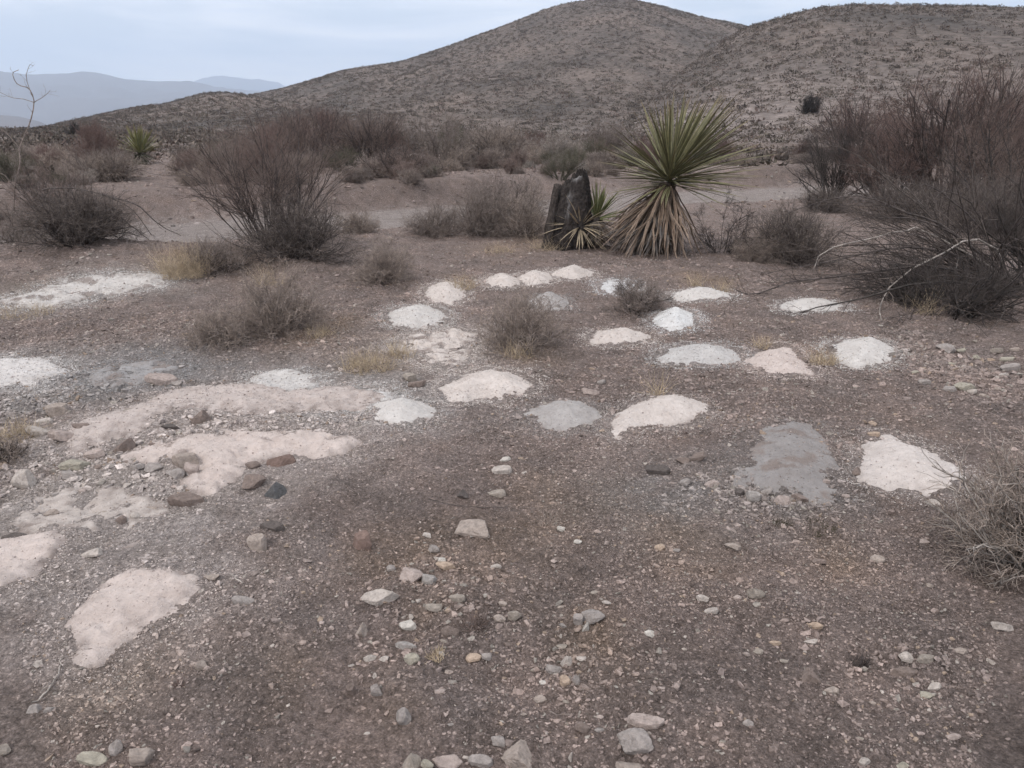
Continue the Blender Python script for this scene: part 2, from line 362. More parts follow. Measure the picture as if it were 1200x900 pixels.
def pile(spec, i, spread=False):
    shp, colr, ratio, patch, label = spec
    rng = np.random.RandomState(100+i)
    px = ellipse_px(shp, rng) if isinstance(shp, tuple) else shp
    px = np.array(px, float); y0, y1 = px[:, 1].min(), px[:, 1].max()
    def ground(s):
        return np.array([hit(x, y1-(y1-y)*s)[:2] for x, y in px])
    def dome(poly, hr, step=None):
        lo, hi = poly.min(0), poly.max(0); Wd = (hi-lo)
        st = step or max(Wd)/34
        pad = .06+st*2
        gx = np.arange(lo[0]-pad, hi[0]+pad, st); gy = np.arange(lo[1]-pad, hi[1]+pad, st)
        X, Y = np.meshgrid(gx, gy, indexing='ij')
        D = sdist(X, Y, poly)
        size = min(Wd)
        D = D+.07*size*fbm(X*3/size*.8+i*7, Y*3/size*.8, 4)+.014*fbm(X*15, Y*15, 3)+.006*noise(X*60, Y*60)+.014+.03*size
        dm = max(D.max(), .02)
        t = np.clip(D/dm, 0, 1)
        Hh = 1.0*hr*min(Wd[0], max(Wd[1], Wd[0]*.5))
        f = t*t*(3-2*t)*.55+.45*t
        if spread:
            f = np.minimum(1, t*3.0)**.8
        for _ in range(3):
            f[1:-1, 1:-1] = (f[1:-1, 1:-1]*2+f[2:, 1:-1]+f[:-2, 1:-1]+f[1:-1, 2:]+f[1:-1, :-2])/6
        h = Hh*f
        return X, Y, D, h, Hh
    hr = ratio
    if spread: s = 1.0
    else:
        a, b = .25, 1.0
        for _ in range(7):
            s = (a+b)/2; P = ground(s); X, Y, D, h, Hh = dome(P, hr, max(np.ptp(P, 0))/14)
            _, py = project(np.stack([X, Y, Zs(X, Y)+h], -1))
            top = np.where(D > 0, py, 1e9).min()
            if top < y0: b = s
            else: a = s
    P = ground(s)
    PILE_POLYS.append((P, colr, spread))
    dist = np.hypot(*P.mean(0))
    step = max(.008, dist*.0022)
    X, Y, D, h, Hh = dome(P, hr, step)
    zz = h-.010+np.where(D < 0, np.maximum(D*.8, -.03), 0)
    mic = micro(X, Y)
    ins = sst(0, .06, D)
    z = Zs(X, Y)+mic*(1-.75*ins if not spread else 1-.35*ins)+zz+.0035*noise(X*45, Y*45)+.002*noise(X*110, Y*110)+.10*Hh*fbm(X*9+i, Y*9, 2)*ins+.005*fbm(X*20+i, Y*20, 3)*ins
    if patch:
        pn = fbm(X*7+i*3, Y*7, 4)
        z = z-(.030 if spread else .008)*sst(.05, .35, pn+patch*.42-.05)*(patch+.3)
    nx, ny = X.shape; keep = D > -.05
    idx = np.arange(nx*ny).reshape(nx, ny)
    q = np.stack([idx[:-1, :-1], idx[1:, :-1], idx[1:, 1:], idx[:-1, 1:]], -1).reshape(-1, 4)
    q = q[keep.ravel()[q].all(1)]
    V = np.stack([X, Y, z], -1).reshape(-1, 3)
    used = np.unique(q); mp = -np.ones(len(V), int); mp[used] = np.arange(len(used))
    V = V[used]; q = mp[q]
    c = np.array(colr)[None]*(1+.08*fbm(V[:, 0]*5+i, V[:, 1]*5, 3)[:, None]+.16*fbm(V[:, 0]*28+i, V[:, 1]*28, 3)[:, None])
    Du = D.ravel()[used]; wn = fbm(V[:, 0]*16, V[:, 1]*16, 4)
    edge = np.clip(np.exp(-np.maximum(Du, 0)/((.10 if ratio < .05 else .035) if spread else .026))*(.75+2.2*wn), 0, .92)
    edge = np.maximum(edge, np.clip((fbm(V[:, 0]*5+i, V[:, 1]*5, 5)+patch*.5-.30)*5, 0, .85) if patch >= .2 else 0)[:, None]
    c = c*(1-edge)+np.array((.20, .165, .15))*edge
    # loose grains of the same powder on the heap and spilled round its foot
    gr = np.random.RandomState(900+i); Xf, Yf, Zf, Df = X.ravel(), Y.ravel(), z.ravel(), D.ravel()
    area = (Df > 0).sum()*step*step; ng = int(min(12000, area*(16000 if dist < 7 else 7000)))
    wt = np.where(Df > 0, .45+1.6*np.exp(-Df/.04), np.exp(Df/.04)*4); k_ = gr.choice(len(Xf), ng, p=wt/wt.sum())
    gx_, gy_ = Xf[k_]+(gr.rand(ng)-.5)*step, Yf[k_]+(gr.rand(ng)-.5)*step
    out_ = gr.rand(ng) < .35; fr_ = 1+.30*gr.rand(ng)**2.5; cx0, cy0 = P.mean(0)
    gx_ = np.where(out_ & (Df[k_] < .03), cx0+(gx_-cx0)*fr_, gx_); gy_ = np.where(out_ & (Df[k_] < .03), cy0+(gy_-cy0)*fr_, gy_)
    gs_ = (.0016+.0032*gr.rand(ng)**2.5)*(1 if dist < 4.5 else 1.5 if dist < 7 else 2.1)
    gc_ = np.array(colr)[None]*(.72+.42*gr.rand(ng, 1)); bm_ = gr.rand(ng) < (.34 if colr == DGREY else .035 if not spread else .10)
    gc_[bm_] = np.array((.26, .215, .195))*(.6+.7*gr.rand(bm_.sum(), 1)); gs_[bm_] *= 1.3
    zz_ = np.where(Df[k_] > 0, np.maximum(Zf[k_], T(gx_, gy_)-.004), T(gx_, gy_))
    GRAINS.append((gx_, gy_, zz_, gs_, gc_))
    org = np.array([*P.mean(0), 0]); org[2] = Zs(org[0], org[1])
    me = mesh_np('powder_patch' if spread else 'powder_pile', V-org, q, M_powder, True, c)
    o = link('powder_patch' if spread else 'powder_pile', me, loc=org)
    tag(o, label, 'powder patch' if spread else 'powder pile', 'spreads of powder on the left' if spread else 'dumped powder piles')
for i, sp in enumerate(PILES): pile(sp, i)
for i, sp in enumerate(SPREADS): pile(sp, 50+i, True)

# ------------------------------------------------------------------ ground colour
STRAW = [(220,305,45,.9),(440,425,40,.8),(400,375,25,.5),(455,395,20,.4),(540,330,22,.6),(620,415,40,.6),(815,325,25,.7),(845,330,18,.6),(965,415,22,.8),(900,400,15,.5),(30,345,45,.6),(300,312,30,.5),
         (150,790,60,.55),(120,800,45,.5),(780,625,45,.45),(640,575,40,.4),(725,590,40,.35),(500,635,45,.4),(570,650,60,.3),(690,735,30,.4),(980,655,35,.5),(1075,500,40,.2),(450,830,40,.3),(330,790,40,.35),
         (500,720,25,.4),(640,620,60,.25),(700,760,50,.3),(820,640,50,.3),(640,283,40,.6),(590,292,40,.5),(370,395,40,.5),(920,280,40,.5),(480,425,30,.5),(1075,355,20,.4),(430,650,40,.35)]
straw_pts = [(hit(a, b), c, s) for a, b, c, s in STRAW]
GREYZ = [(120,440,110,.6),(30,480,60,.35),(200,440,70,.5),(60,590,80,.4),(900,570,60,.6),(800,580,45,.25),(1000,590,40,.3),(600,500,30,.2),(980,455,30,.15),(1130,420,80,.12)]
grey_pts = [(hit(a, b), c, s) for a, b, c, s in GREYZ]
PINKZ = [(60,620,100,.55),(40,520,70,.4),(150,620,80,.55),(150,575,80,.5),(200,620,50,.4),(330,545,80,.35),(140,495,90,.6),(250,500,120,.55),(360,480,80,.5),(110,560,90,.45),(260,545,90,.4),(90,600,90,.4),(170,650,70,.5),(80,690,60,.4),(505,410,50,.4),(430,465,50,.4),(15,450,60,.4)]
pink_pts = [(hit(a, b), c, s) for a, b, c, s in PINKZ]
def ground_col(x, y, dust=1.):
    r = np.hypot(x, y)
    n = fbm(x*.9, y*.9, 4)[:, None]; n2 = fbm(x*3.3+9, y*3.3, 3)[:, None]
    c = np.array((.228, .181, .164))[None]*(1+.18*n+.24*n2)
    c = c*(1+.10*n2*np.array((1, .6, .3)))
    def mixc(c, m, col): m = np.clip(m, 0, 1)[:, None]; return c*(1-m)+np.array(col)*m
    wv = fbm(x*6, y*6, 3)
    near = r < 16
    for p, w, s in straw_pts:
        R_ = w*mpp(p); d = np.hypot((x-p[0])/R_, (y-p[1])/(R_*1.6))
        c = mixc(c, s*.6*np.exp(-d*d)*(1+wv), (.285, .20, .135))
    for p, w, s in grey_pts:
        R_ = w*mpp(p); d = np.hypot((x-p[0])/R_, (y-p[1])/(R_*1.3))
        c = mixc(c, s*.8*np.exp(-d*d)*(1+wv), (.262, .24, .228))
    for p, w, s in pink_pts:
        R_ = w*mpp(p); d = np.hypot((x-p[0])/R_, (y-p[1])/(R_*1.1))
        c = mixc(c, (.35+.65*dust)*s*1.6*np.exp(-d**3)*(1+1.2*wv), (.43, .375, .352))
    k = np.where(near)[0]
    for P, col, spread in PILE_POLYS:
        cen = P.mean(0); rad = np.hypot(*(P-cen).T).max()+.5
        j = k[np.hypot(x[k]-cen[0], y[k]-cen[1]) < rad]
        if not len(j): continue
        D = sdist(x[j], y[j], P)
        m = np.zeros(len(x)); wd_ = .24 if spread else .045
        m[j] = dust*(.66 if spread else .4)*np.clip(np.exp(np.minimum(D, 0)/wd_)*(1+1.2*wv[j]), 0, 1)
        c = mixc(c, m, np.array(col)*.85)
    ws = wash_s(x, y)
    m = (1-sst(1.6, 2.5, np.abs(ws+.35+.5*wv)))*(y > 5)
    c = mixc(c, m*.9, (.285, .248, .232))
    bank = np.exp(-((ws-2.4)/.6)**2)*(y > 5)*np.clip(.6+1.6*noise(x*.25, y*.25), 0, 1)
    c = mixc(c, bank*.7, (.150, .118, .106))
    farm = sst(26, 60, r)
    c = mixc(c, farm*.9, (.205, .172, .158))
    hl = sst(60, 110, r)
    hn = fbm(x*.05, y*.05, 4)
    c = mixc(c, hl, (.128, .105, .094)); st_ = fbm(x*.07+.3*noise(x*.03, y*.03), y*.018, 4)
    c = c*(1+((.45*hn+.45*st_)*hl)[:, None]*np.array((1.0, .9, .82)))
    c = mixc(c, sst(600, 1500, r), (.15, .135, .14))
    return np.clip(c, .02, .8)

# ------------------------------------------------------------------ ground sheet, hills, far mountains (one sheet cut in three)
th = np.concatenate([np.arange(-180, -44, 4), np.arange(-44, -38, .6), np.arange(-38, 38, .11), np.arange(38, 44, .6), np.arange(44, 180.1, 4)])
th = np.radians(np.unique(np.round(th, 4)))
def sheet(name, rr, mat, label_kind='structure', cap=False):
    R_, A_ = np.meshgrid(rr, th, indexing='ij')
    X = (R_*np.sin(A_)).ravel(); Y = (R_*np.cos(A_)).ravel()
    Z = T(X, Y)
    c = ground_col(X, Y)
    n, m = len(rr), len(th)
    idx = np.arange(n*m).reshape(n, m)
    q = np.stack([idx[:-1, :-1], idx[:-1, 1:], idx[1:, 1:], idx[1:, :-1]], -1).reshape(-1, 4)[:, ::-1]
    V = np.stack([X, Y, Z], -1)
    F = [q]
    if cap:
        V = np.vstack([V, [[0, 0, float(Zs(0., 0.))]]]); c = np.vstack([c, c[:1]])
        k = len(V)-1; F.append(np.stack([np.full(m-1, k), idx[0, 1:], idx[0, :-1]], -1))
    me = mesh_np(name, V, F, mat, True, c)
    o = link(name, me); tag(o, kind='structure'); return o
r0 = np.geomspace(.5, 58, 1200); r1 = np.geomspace(58, 700, 420); r2 = np.geomspace(700, 9300, 170)
sheet('ground', r0, M_soil, cap=True)
sheet('hills', r1, M_far)
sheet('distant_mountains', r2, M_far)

# haze: the air between here and the far mountains
me = bpy.data.meshes.new('haze')
b_ = 9800; z0_, z1_ = -75, 900
me.from_pydata([(x, y, z) for z in (z0_, z1_) for x, y in ((-b_, -b_), (b_, -b_), (b_, b_), (-b_, b_))], [],
               [(3, 2, 1, 0), (4, 5, 6, 7), (0, 1, 5, 4), (1, 2, 6, 5), (2, 3, 7, 6), (3, 0, 4, 7)])
hz = link('haze', me); tag(hz, kind='stuff')
m = bpy.data.materials.new('haze_air'); m.use_nodes = True; nt = m.node_tree; nt.nodes.clear()
o_ = nt.nodes.new('ShaderNodeOutputMaterial'); v_ = nt.nodes.new('ShaderNodeVolumePrincipled')
v_.inputs['Color'].default_value = (.70, .82, 1.0, 1); v_.inputs['Density'].default_value = .00024; v_.inputs['Anisotropy'].default_value = 0.2
nt.links.new(v_.outputs[0], o_.inputs['Volume']); me.materials.append(m)

# ------------------------------------------------------------------ twig growth
def nrm(v): return v/np.maximum(np.linalg.norm(v, axis=-1, keepdims=True), 1e-9)
def grow(rng, base, d, length, ra, rb, K, wob, up=0.):
    """polylines: base (n,3), directions (n,3), lengths (n)"""
    n = len(base); P = np.zeros((n, K+1, 3)); P[:, 0] = base; d = nrm(d)
    st = (np.asarray(length)/K)[:, None]
    for k in range(K):
        d = nrm(d+rng.randn(n, 3)*wob+np.array((0, 0, up)))
        P[:, k+1] = P[:, k]+d*st
    t = np.linspace(0, 1, K+1)[None]
    ra = np.broadcast_to(np.asarray(ra, float).reshape(-1, 1), (n, 1)); rb = np.broadcast_to(np.asarray(rb, float).reshape(-1, 1), (n, 1))
    return P, ra*(1-t)+rb*t
def spawn(rng, P, R, per, t0, t1, ang):
    n, K1, _ = P.shape; K = K1-1
    i = np.repeat(np.arange(n), per); t = t0+(t1-t0)*rng.rand(len(i))
    f = t*K; k = np.minimum(f.astype(int), K-1); f = f-k
    b = P[i, k]*(1-f[:, None])+P[i, k+1]*f[:, None]
    d = nrm(P[i, k+1]-P[i, k])
    q = rng.randn(len(i), 3); q = nrm(q-(q*d).sum(1, keepdims=True)*d)
    a = ang*(.6+.8*rng.rand(len(i)))[:, None]
    r = R[i, k]*(1-f)+R[i, k+1]*f
    return b, d*np.cos(a)+q*np.sin(a), r, t
def tubes(groups, sides=3, seed=0):
    Vs, Fs, off = [], [], 0
    rng = np.random.RandomState(seed)
    for P, R in groups:
        n, K1, _ = P.shape
        if n == 0: continue
        tg = nrm(np.gradient(P, axis=1)); q = rng.randn(n, 1, 3)
        u = nrm(np.cross(tg, np.broadcast_to(q, tg.shape))); v = np.cross(tg, u)
        a = np.arange(sides)*2*pi/sides
        ring = P[:, :, None]+R[:, :, None, None]*(u[:, :, None]*np.cos(a)[None, None, :, None]+v[:, :, None]*np.sin(a)[None, None, :, None])
        Vs.append(ring.reshape(-1, 3))
        idx = off+np.arange(n*K1*sides).reshape(n, K1, sides); nx = np.roll(idx, -1, 2)
        Fs.append(np.stack([idx[:, :-1], nx[:, :-1], nx[:, 1:], idx[:, 1:]], -1).reshape(-1, 4)); off += n*K1*sides
    return np.vstack(Vs), np.vstack(Fs)
def inside(P, w, h, rng, k=1.05):
    q = (P[:, 0]/(w/2))**2+(P[:, 1]/(w/2))**2+(np.maximum(P[:, 2], 0)/h)**2
    return q < k*(.8+.4*rng.rand(len(P)))
def shrub_geo(kind, w, h, seed, thick=1.0, dens=1.0):
    """returns (branch tubes, twig tubes); w, h metres"""
    rng = np.random.RandomState(seed); s = max(w, h)
    cfg = dict(dome=(58, 6, 88, .21, 0.02, 7, 5, 2, .05), red=(34, 30, 86, .11, .03, 8, 7, 4, .045), dark=(26, 14, 78, .20, .03, 8, 7, 4, .05), low=(50, 2, 70, .22, .04, 7, 5, 2, .05),
               creosote=(26, 25, 80, .10, .02, 7, 7, 5, .05))[kind]
    n0, e0, e1, wob, up, p1, p2, p3, tl = cfg
    n0 = int(n0*dens)
    az = rng.rand(n0)*2*pi; el = np.radians(e0+(e1-e0)*rng.rand(n0)**.8)
    d = np.stack([np.cos(az)*np.cos(el), np.sin(az)*np.cos(el), np.sin(el)], -1)
    br = w*.10*np.sqrt(rng.rand(n0)); base = np.stack([np.cos(az)*br, np.sin(az)*br, np.full(n0, -.04)], -1)
    env = 1/np.sqrt((d[:, 0]/(w/2))**2+(d[:, 1]/(w/2))**2+(d[:, 2]/h)**2)
    Lm = env*(.62+.38*rng.rand(n0))
    r0 = (.0042+.0035*rng.rand(n0))*(.5+.55*s)*thick
    th_ = thick*(.62 if kind in ('red', 'creosote') else 1.2)
    A = grow(rng, base, d, Lm, r0, r0*.4, 7, wob, up)
    tmin = {'red': .35, 'creosote': .3}.get(kind, .12)
    b, d1, r1, t = spawn(rng, *A, p1, tmin, 1, .55)
    B = grow(rng, b, d1, s*(.10+.17*rng.rand(len(b))), r1*.6, r1*.3, 4, wob*1.3, up*1.5)
    b, d2, r2, t = spawn(rng, *B, p2, .15, 1, .6)
    m = inside(b, w, h, rng, 1.15); b, d2, r2 = b[m], d2[m], r2[m]
    Cc = grow(rng, b, d2, s*(.05+.09*rng.rand(len(b))), np.maximum(r2*.5, .0011*th_), .0007*th_, 3, wob*1.6, up)
    b, d3, r3, t = spawn(rng, *Cc, p3, .2, 1, .7)
    m = inside(b, w, h, rng, 1.1); b, d3 = b[m], d3[m]
    D = grow(rng, b, d3, tl*s*(.5+rng.rand(len(b))), .0010*th_, .0006*th_, 2, wob*1.5, 0)
    return [A, B], [Cc, D]
TINT = dict(grey=(.225, .185, .165), dgrey=(.145, .120, .108), greyb=(.275, .225, .195), red=(.155, .106, .094), red2=(.185, .140, .124), olive=(.11, .10, .075), straw=(.42, .335, .24), dark=(.075, .062, .058), pale=(.30, .265, .24), char=(.05, .043, .04))
def put_shrub(bx, by, wpx, hpx, kind, tint, tint2, label, name='desert_shrub', cat='shrub', group=None, seed=0, dens=1.0, thick=1.0, dist=None):
    p = hit(bx, by)
    if dist: 
        d = raydir(bx, by); x = d[0]/d[1]*dist; p = np.array([x, dist, float(Zs(x, dist))])
    m = mpp(p); w, h = wpx*m*1.12, hpx*m*1.05
    br, tw = shrub_geo(kind, w, h, 1000+seed, thick, dens)
    # the root sits behind the front edge of the crown
    cy_ = p[1]+w*.30
    cx_ = p[0]*cy_/p[1]; z = float(T(cx_, cy_))
    root = link(name, None, loc=(cx_, cy_, z))
    tag(root, label, cat, group or 'leafless desert shrubs close to the powder piles')
    V, F = tubes(br, 4, seed); link('branches', mesh_np('branches', V, F, M_twig, True), root, color=TINT[tint])
    V, F = tubes(tw, 3, seed); link('twigs', mesh_np('twigs', V, F, M_twig, True), root, color=TINT[tint2])
    return root
PS = put_shrub
PS(612,418,112,78,'dome','grey','greyb','grey brown twiggy dome shrub in the middle of the powder piles',seed=1,dens=1.15)
PS(748,372,82,46,'dark','dark','grey','small dark sparse twiggy shrub between white piles right of the middle',seed=2,dens=.9)
PS(330,398,108,84,'dome','grey','greyb','round grey dome shrub with straw coloured tips at middle left',seed=3,dens=1.3)
PS(262,410,84,48,'low','grey','greyb','low grey shrub pressed against the left side of the round grey dome',seed=4)
PS(453,336,80,54,'dome','grey','greyb','small grey dome shrub left of the back row of piles',seed=5)
PS(347,312,150,70,'dome','dark','dgrey','dense dark grey shrub at the foot of the tall reddish one',seed=6,dens=1.3,thick=1.1)
PS(262,326,84,46,'low','dark','grey','low brownish shrub beside the straw grass left of the dense dark one',seed=66)
PS(325,300,225,150,'red','dark','red2','tall airy reddish shrub fanning upward at left centre',seed=7,dens=1.35,thick=1.0)
PS(96,296,140,66,'dome','dark','dgrey','dense dark grey green shrub on the berm at far left',seed=8,dens=1.6,thick=1.2)
PS(418,275,52,30,'dome','grey','greyb','little grey shrub at the edge of the wash left of the bramble mass',seed=9)
PS(512,280,74,42,'low','dgrey','grey','low grey bramble shrub, left one of the mass in front of the wash',seed=10,dens=1.2)
PS(560,280,90,62,'dome','dgrey','grey','tall grey bramble shrub in the middle of the mass before the wash',seed=11,dens=1.2)
PS(612,282,84,66,'dome','dgrey','greyb','grey bramble shrub touching the charred stump',seed=12,dens=1.2)
PS(590,262,110,55,'dark','dark','dgrey','dark bramble shrub behind the grey ones left of the charred stump',seed=13)
PS(925,312,120,66,'dome','dark','dgrey','broad dark grey dome shrub right of the big yucca',seed=14,dens=1.5,thick=1.1)
PS(885,308,56,42,'low','grey','greyb','small grey brown shrub at the left skirt of the broad dark dome',seed=141)
PS(845,300,80,84,'dark','char','dark','sparse black branched dead shrub just right of the big yucca',seed=15,dens=.45)
PS(975,236,120,84,'creosote','char','dark','dark bushy shrub with arching stems beyond the wash at right',seed=16,dens=1.3,thick=1.5)
PS(1105,250,210,160,'red','dark','red','huge airy maroon shrub filling the upper right',seed=17,dens=2.0,thick=1.5)
PS(1040,243,110,110,'red','char','red','maroon brown shrub on the left side of the huge airy one',seed=171,dens=1.4,thick=1.5)
PS(1175,262,150,150,'creosote','char','red2','brown shrub behind the fallen branches at the right edge',seed=172,dens=1.5,thick=1.5)
PS(1200,700,200,185,'dome','pale','greyb','large pale grey tangled shrub cut by the right edge nearest the viewer',seed=18,dens=1.5,thick=1.3)
PS(1225,352,200,150,'creosote','char','dark','dark heavy stemmed shrub at the right edge whose branches sprawl left',seed=19,dens=1.3,thick=1.5)
PS(1110,380,240,60,'low','char','dark','low tangle of dark branches on the ground under the sprawling limbs at right',seed=173,dens=.85,thick=1.1)
PS(1185,240,160,175,'red','dark','red2','tall reddish shrub behind everything at the right edge',seed=174,dens=1.6,thick=1.6,dist=19)
PS(1000,205,120,70,'red','dark','red','low brownish red thicket behind the dark bushy shrub at right',seed=175,dens=1.2,thick=1.8,dist=30)
PS(1060,262,120,48,'low','dark','dgrey','low grey brush at the foot of the maroon brown shrub at right',seed=176,dens=1.1,thick=1.3)
PS(965,250,70,30,'low','dark','dgrey','low dark brush at the foot of the dark bushy shrub at right',seed=177,dens=1,thick=1.3)
PS(1150,280,140,60,'dome','dark','dgrey','dark round shrub half hidden behind the sprawling limbs at right',seed=178,dens=1.2,thick=1.2)
PS(470,232,110,26,'low','dark','red2','low rusty brush on the far bank of the wash at centre',seed=179,dist=21.5,thick=1.5)
PS(285,225,120,30,'low','dgrey','grey','low grey brush on the far bank of the wash behind the tall reddish shrub',seed=180,dist=20,thick=1.5)
PS(130,222,120,26,'dome','dgrey','greyb','grey brown shrub beyond the wash below the distant yucca',seed=181,dist=19,thick=1.5)
PS(800,215,110,32,'low','dgrey','greyb','low grey brown brush past the wash right behind the big yucca',seed=182,dist=30,thick=1.8)
PS(8,548,60,46,'low','dark','greyb','bit of low brown brush at the left edge above the pale round stone',seed=20,dens=.7)
PS(70,262,110,80,'red','dark','red2','reddish brown shrub behind the dense dark one at far left',seed=21,thick=1.2,dist=15)
PS(14,262,70,80,'dark','dark','grey','greyish thicket around the foot of the bare sapling',seed=22,dist=12.5)
PS(512,212,90,66,'creosote','dgrey','grey','grey bushy shrub beyond the wash with bleached dead branches at its foot',seed=23,dist=25,thick=2)
PS(440,215,110,58,'red','dark','red2','reddish thicket beyond the wash left of the grey bushy shrub',seed=24,dist=25,thick=2,dens=1.3)
PS(375,212,120,60,'red','dark','red','dull maroon thicket beyond the wash behind the tall reddish shrub',seed=25,dist=26,thick=2,dens=1.3)
PS(580,205,110,40,'dome','dgrey','greyb','long grey brown shrub on the bank above the wash at centre',seed=26,dist=27,thick=2)
PS(710,190,70,42,'dome','dgrey','grey','grey shrub on the plain behind the left blades of the big yucca',seed=27,dist=33,thick=2)
PS(655,205,60,36,'dome','grey','pale','pale grey rounded shrub beyond the bank above the charred stump',seed=28,dist=29,thick=2)
PS(625,192,36,22,'dome','pale','pale','small pale straw grey dome shrub above the stump beyond the bank',seed=29,dist=33,thick=2)
PS(950,138,20,26,'dark','char','char','small dark upright shrub alone on the lower slope of the right hill',seed=30,dist=62,thick=4,dens=1.5)
PS(90,168,20,22,'dark','char','char','tiny blackish shrub on the plain left of the distant yucca',seed=31,dist=60,thick=4)
PS(108,170,24,16,'dome','red','red','tiny rust coloured shrub on the plain left of the distant yucca',seed=32,dist=58,thick=4)

# explicit long branches -------------------------------------------------------
def path3(pts, n=14):
    """smooth polyline through photograph pixels with a forward distance each (px, py, y) or touching the ground (px, py, None)"""
    Q = []
    for px, py, yy in pts:
        if yy is None: p = hit(px, py); p[2] += .01
        else:
            d = raydir(px, py); p = d/d[1]*yy; p[2] += CAMZ
        Q.append(p)
    Q = np.array(Q); t = np.linspace(0, len(Q)-1, n)
    out = np.zeros((n, 3))
    for i, tt in enumerate(t):
        k = min(int(tt), len(Q)-2); f = tt-k
        p0 = Q[max(k-1, 0)]; p1 = Q[k]; p2 = Q[k+1]; p3 = Q[min(k+2, len(Q)-1)]
        out[i] = .5*((2*p1)+(-p0+p2)*f+(2*p0-5*p1+4*p2-p3)*f*f+(-p0+3*p1-3*p2+p3)*f**3)
    return out
def branch_obj(name, paths, radii, tint, label=None, cat=None, group=None, twigs=0, tl=.15, seed=0, parent=None, tt=None, origin=None, jit=.004, kids=2):
    rng = np.random.RandomState(seed); A = []; B = []
    for P, (ra, rb) in zip(paths, radii):
        P = P+rng.randn(*P.shape)*jit
        P = P[None]; R = np.linspace(ra, rb, P.shape[1])[None]; A.append((P, R))
        if twigs:
            b, d, r, t = spawn(rng, P, R, twigs, .15, 1, .6)
            G = grow(rng, b, d, tl*(.4+rng.rand(len(b))*1.1), np.maximum(r*.45, .0015), .0012, 5, .2, .0); B.append(G)
            b, d, r, t = spawn(rng, *G, kids, .2, 1, .6)
            G2 = grow(rng, b, d, tl*.45*(.4+rng.rand(len(b))), .0014, .0008, 3, .25, 0); B.append(G2)
    V, F = tubes(A, 6, seed)
    org = np.array(origin if origin is not None else paths[0][0])
    me = mesh_np(name, V-org, F, M_twig, True)
    o = link(name, me, loc=org, color=TINT[tint])
    tag(o, label, cat, group)
    if B:
        V, F = tubes(B, 3, seed); link('twigs', mesh_np('twigs', V-org, F, M_twig, True), o, color=TINT[tt or tint])
    return o
br = hit(1200, 348); Yb = br[1]+.35
G_ = 'long branches sprawling left from the shrub at the right edge'
branch_obj('fallen_branch', [path3([(1195,345,Yb),(1155,281,Yb-.3),(1104,297,Yb-.6),(1056,324,Yb-.8),(1034,352,Yb-.9),(1032,376,None)])], [(.011,.004)], 'pale', 'pale bleached branch bending down to touch the ground right of the bluish pile group', 'branch', G_, 22, .26, 1, tt='grey', jit=.008)
branch_obj('fallen_branch', [path3([(1190,330,Yb),(1092,274,Yb-.2),(1056,272,Yb-.3),(1020,279,Yb-.4),(981,288,Yb-.5),(960,300,Yb-.6),(952,320,Yb-.6)])], [(.010,.003)], 'pale', 'pale bleached branch running almost level toward the broad dark dome shrub', 'branch', G_, 24, .28, 2, tt='grey', jit=.008)
branch_obj('fallen_branch', [path3([(1195,335,Yb),(1110,268,Yb-.1),(1060,248,Yb-.1),(1010,230,Yb),(960,236,Yb),(920,252,Yb)])], [(.014,.003)], 'dark', 'highest dark arching branch reaching left from the shrub at the right edge', 'branch', G_, 18, .3, 3)
branch_obj('fallen_branch', [path3([(1195,345,Yb),(1100,312,Yb-.5),(1000,322,Yb-.8),(930,330,Yb-.9),(885,345,Yb-1.0),(862,340,Yb-1.0)])], [(.014,.003)], 'dark', 'long low dark branch whose tip hangs over the white pile by the dome shrub', 'branch', G_, 20, .32, 4)
branch_obj('fallen_branch', [path3([(1195,350,Yb-.3),(1120,330,Yb-.8),(1060,336,Yb-1.1),(1000,352,Yb-1.2),(950,362,Yb-1.2),(925,378,Yb-1.2)])], [(.013,.003)], 'char', 'blackish branch lying just above the white pile under the branch tips', 'branch', G_, 18, .28, 5)
branch_obj('fallen_branch', [path3([(1195,345,Yb),(1140,290,Yb-.1),(1090,262,Yb-.2),(1040,255,Yb-.3),(1000,262,Yb-.3)]), path3([(1195,345,Yb),(1150,270,Yb),(1110,230,Yb),(1080,215,Yb)]), path3([(1195,345,Yb),(1120,300,Yb-.2),(1060,290,Yb-.4),(1000,300,Yb-.5),(940,312,Yb-.6),(900,320,Yb-.6)])], [(.013,.003)]*3, 'dark', 'fan of three dark branches in the middle of the sprawl at right', 'branch', G_, 16, .3, 6)
rng = np.random.RandomState(91)
b0 = hit(1198, 346); b0[1] += .3; n_ = 84
az_ = np.radians(100+150*rng.rand(n_)); el_ = np.radians(3+42*rng.rand(n_))
d_ = np.stack([np.cos(az_)*np.cos(el_), np.sin(az_)*np.cos(el_)*.75, np.sin(el_)], -1)
bs_ = np.stack([rng.randn(n_)*.10, rng.randn(n_)*.10, np.zeros(n_)-.03], -1)
A_ = grow(rng, bs_, d_, 1.0+1.7*rng.rand(n_), .007+.007*rng.rand(n_), .0025, 10, .13, -.035); A_[0][..., 2] = np.maximum(A_[0][..., 2], .02)
q_, dq, rq, tq = spawn(rng, *A_, 7, .2, 1, .5); B_ = grow(rng, q_, dq, .18+.45*rng.rand(len(q_)), rq*.55, .0017, 6, .17, -.01)
q_, dq, rq, tq = spawn(rng, *B_, 5, .15, 1, .6); C_ = grow(rng, q_, dq, .06+.16*rng.rand(len(q_)), .0016, .0009, 3, .2, 0)
for G0 in (B_, C_): G0[0][..., 2] = np.maximum(G0[0][..., 2], .01)
root = link('sprawling_shrub', None, loc=(b0[0], b0[1], float(T(b0[0], b0[1]))))
tag(root, 'sprawling bare shrub throwing long arching limbs to the left from the right edge', 'shrub', 'leafless desert shrubs close to the powder piles')
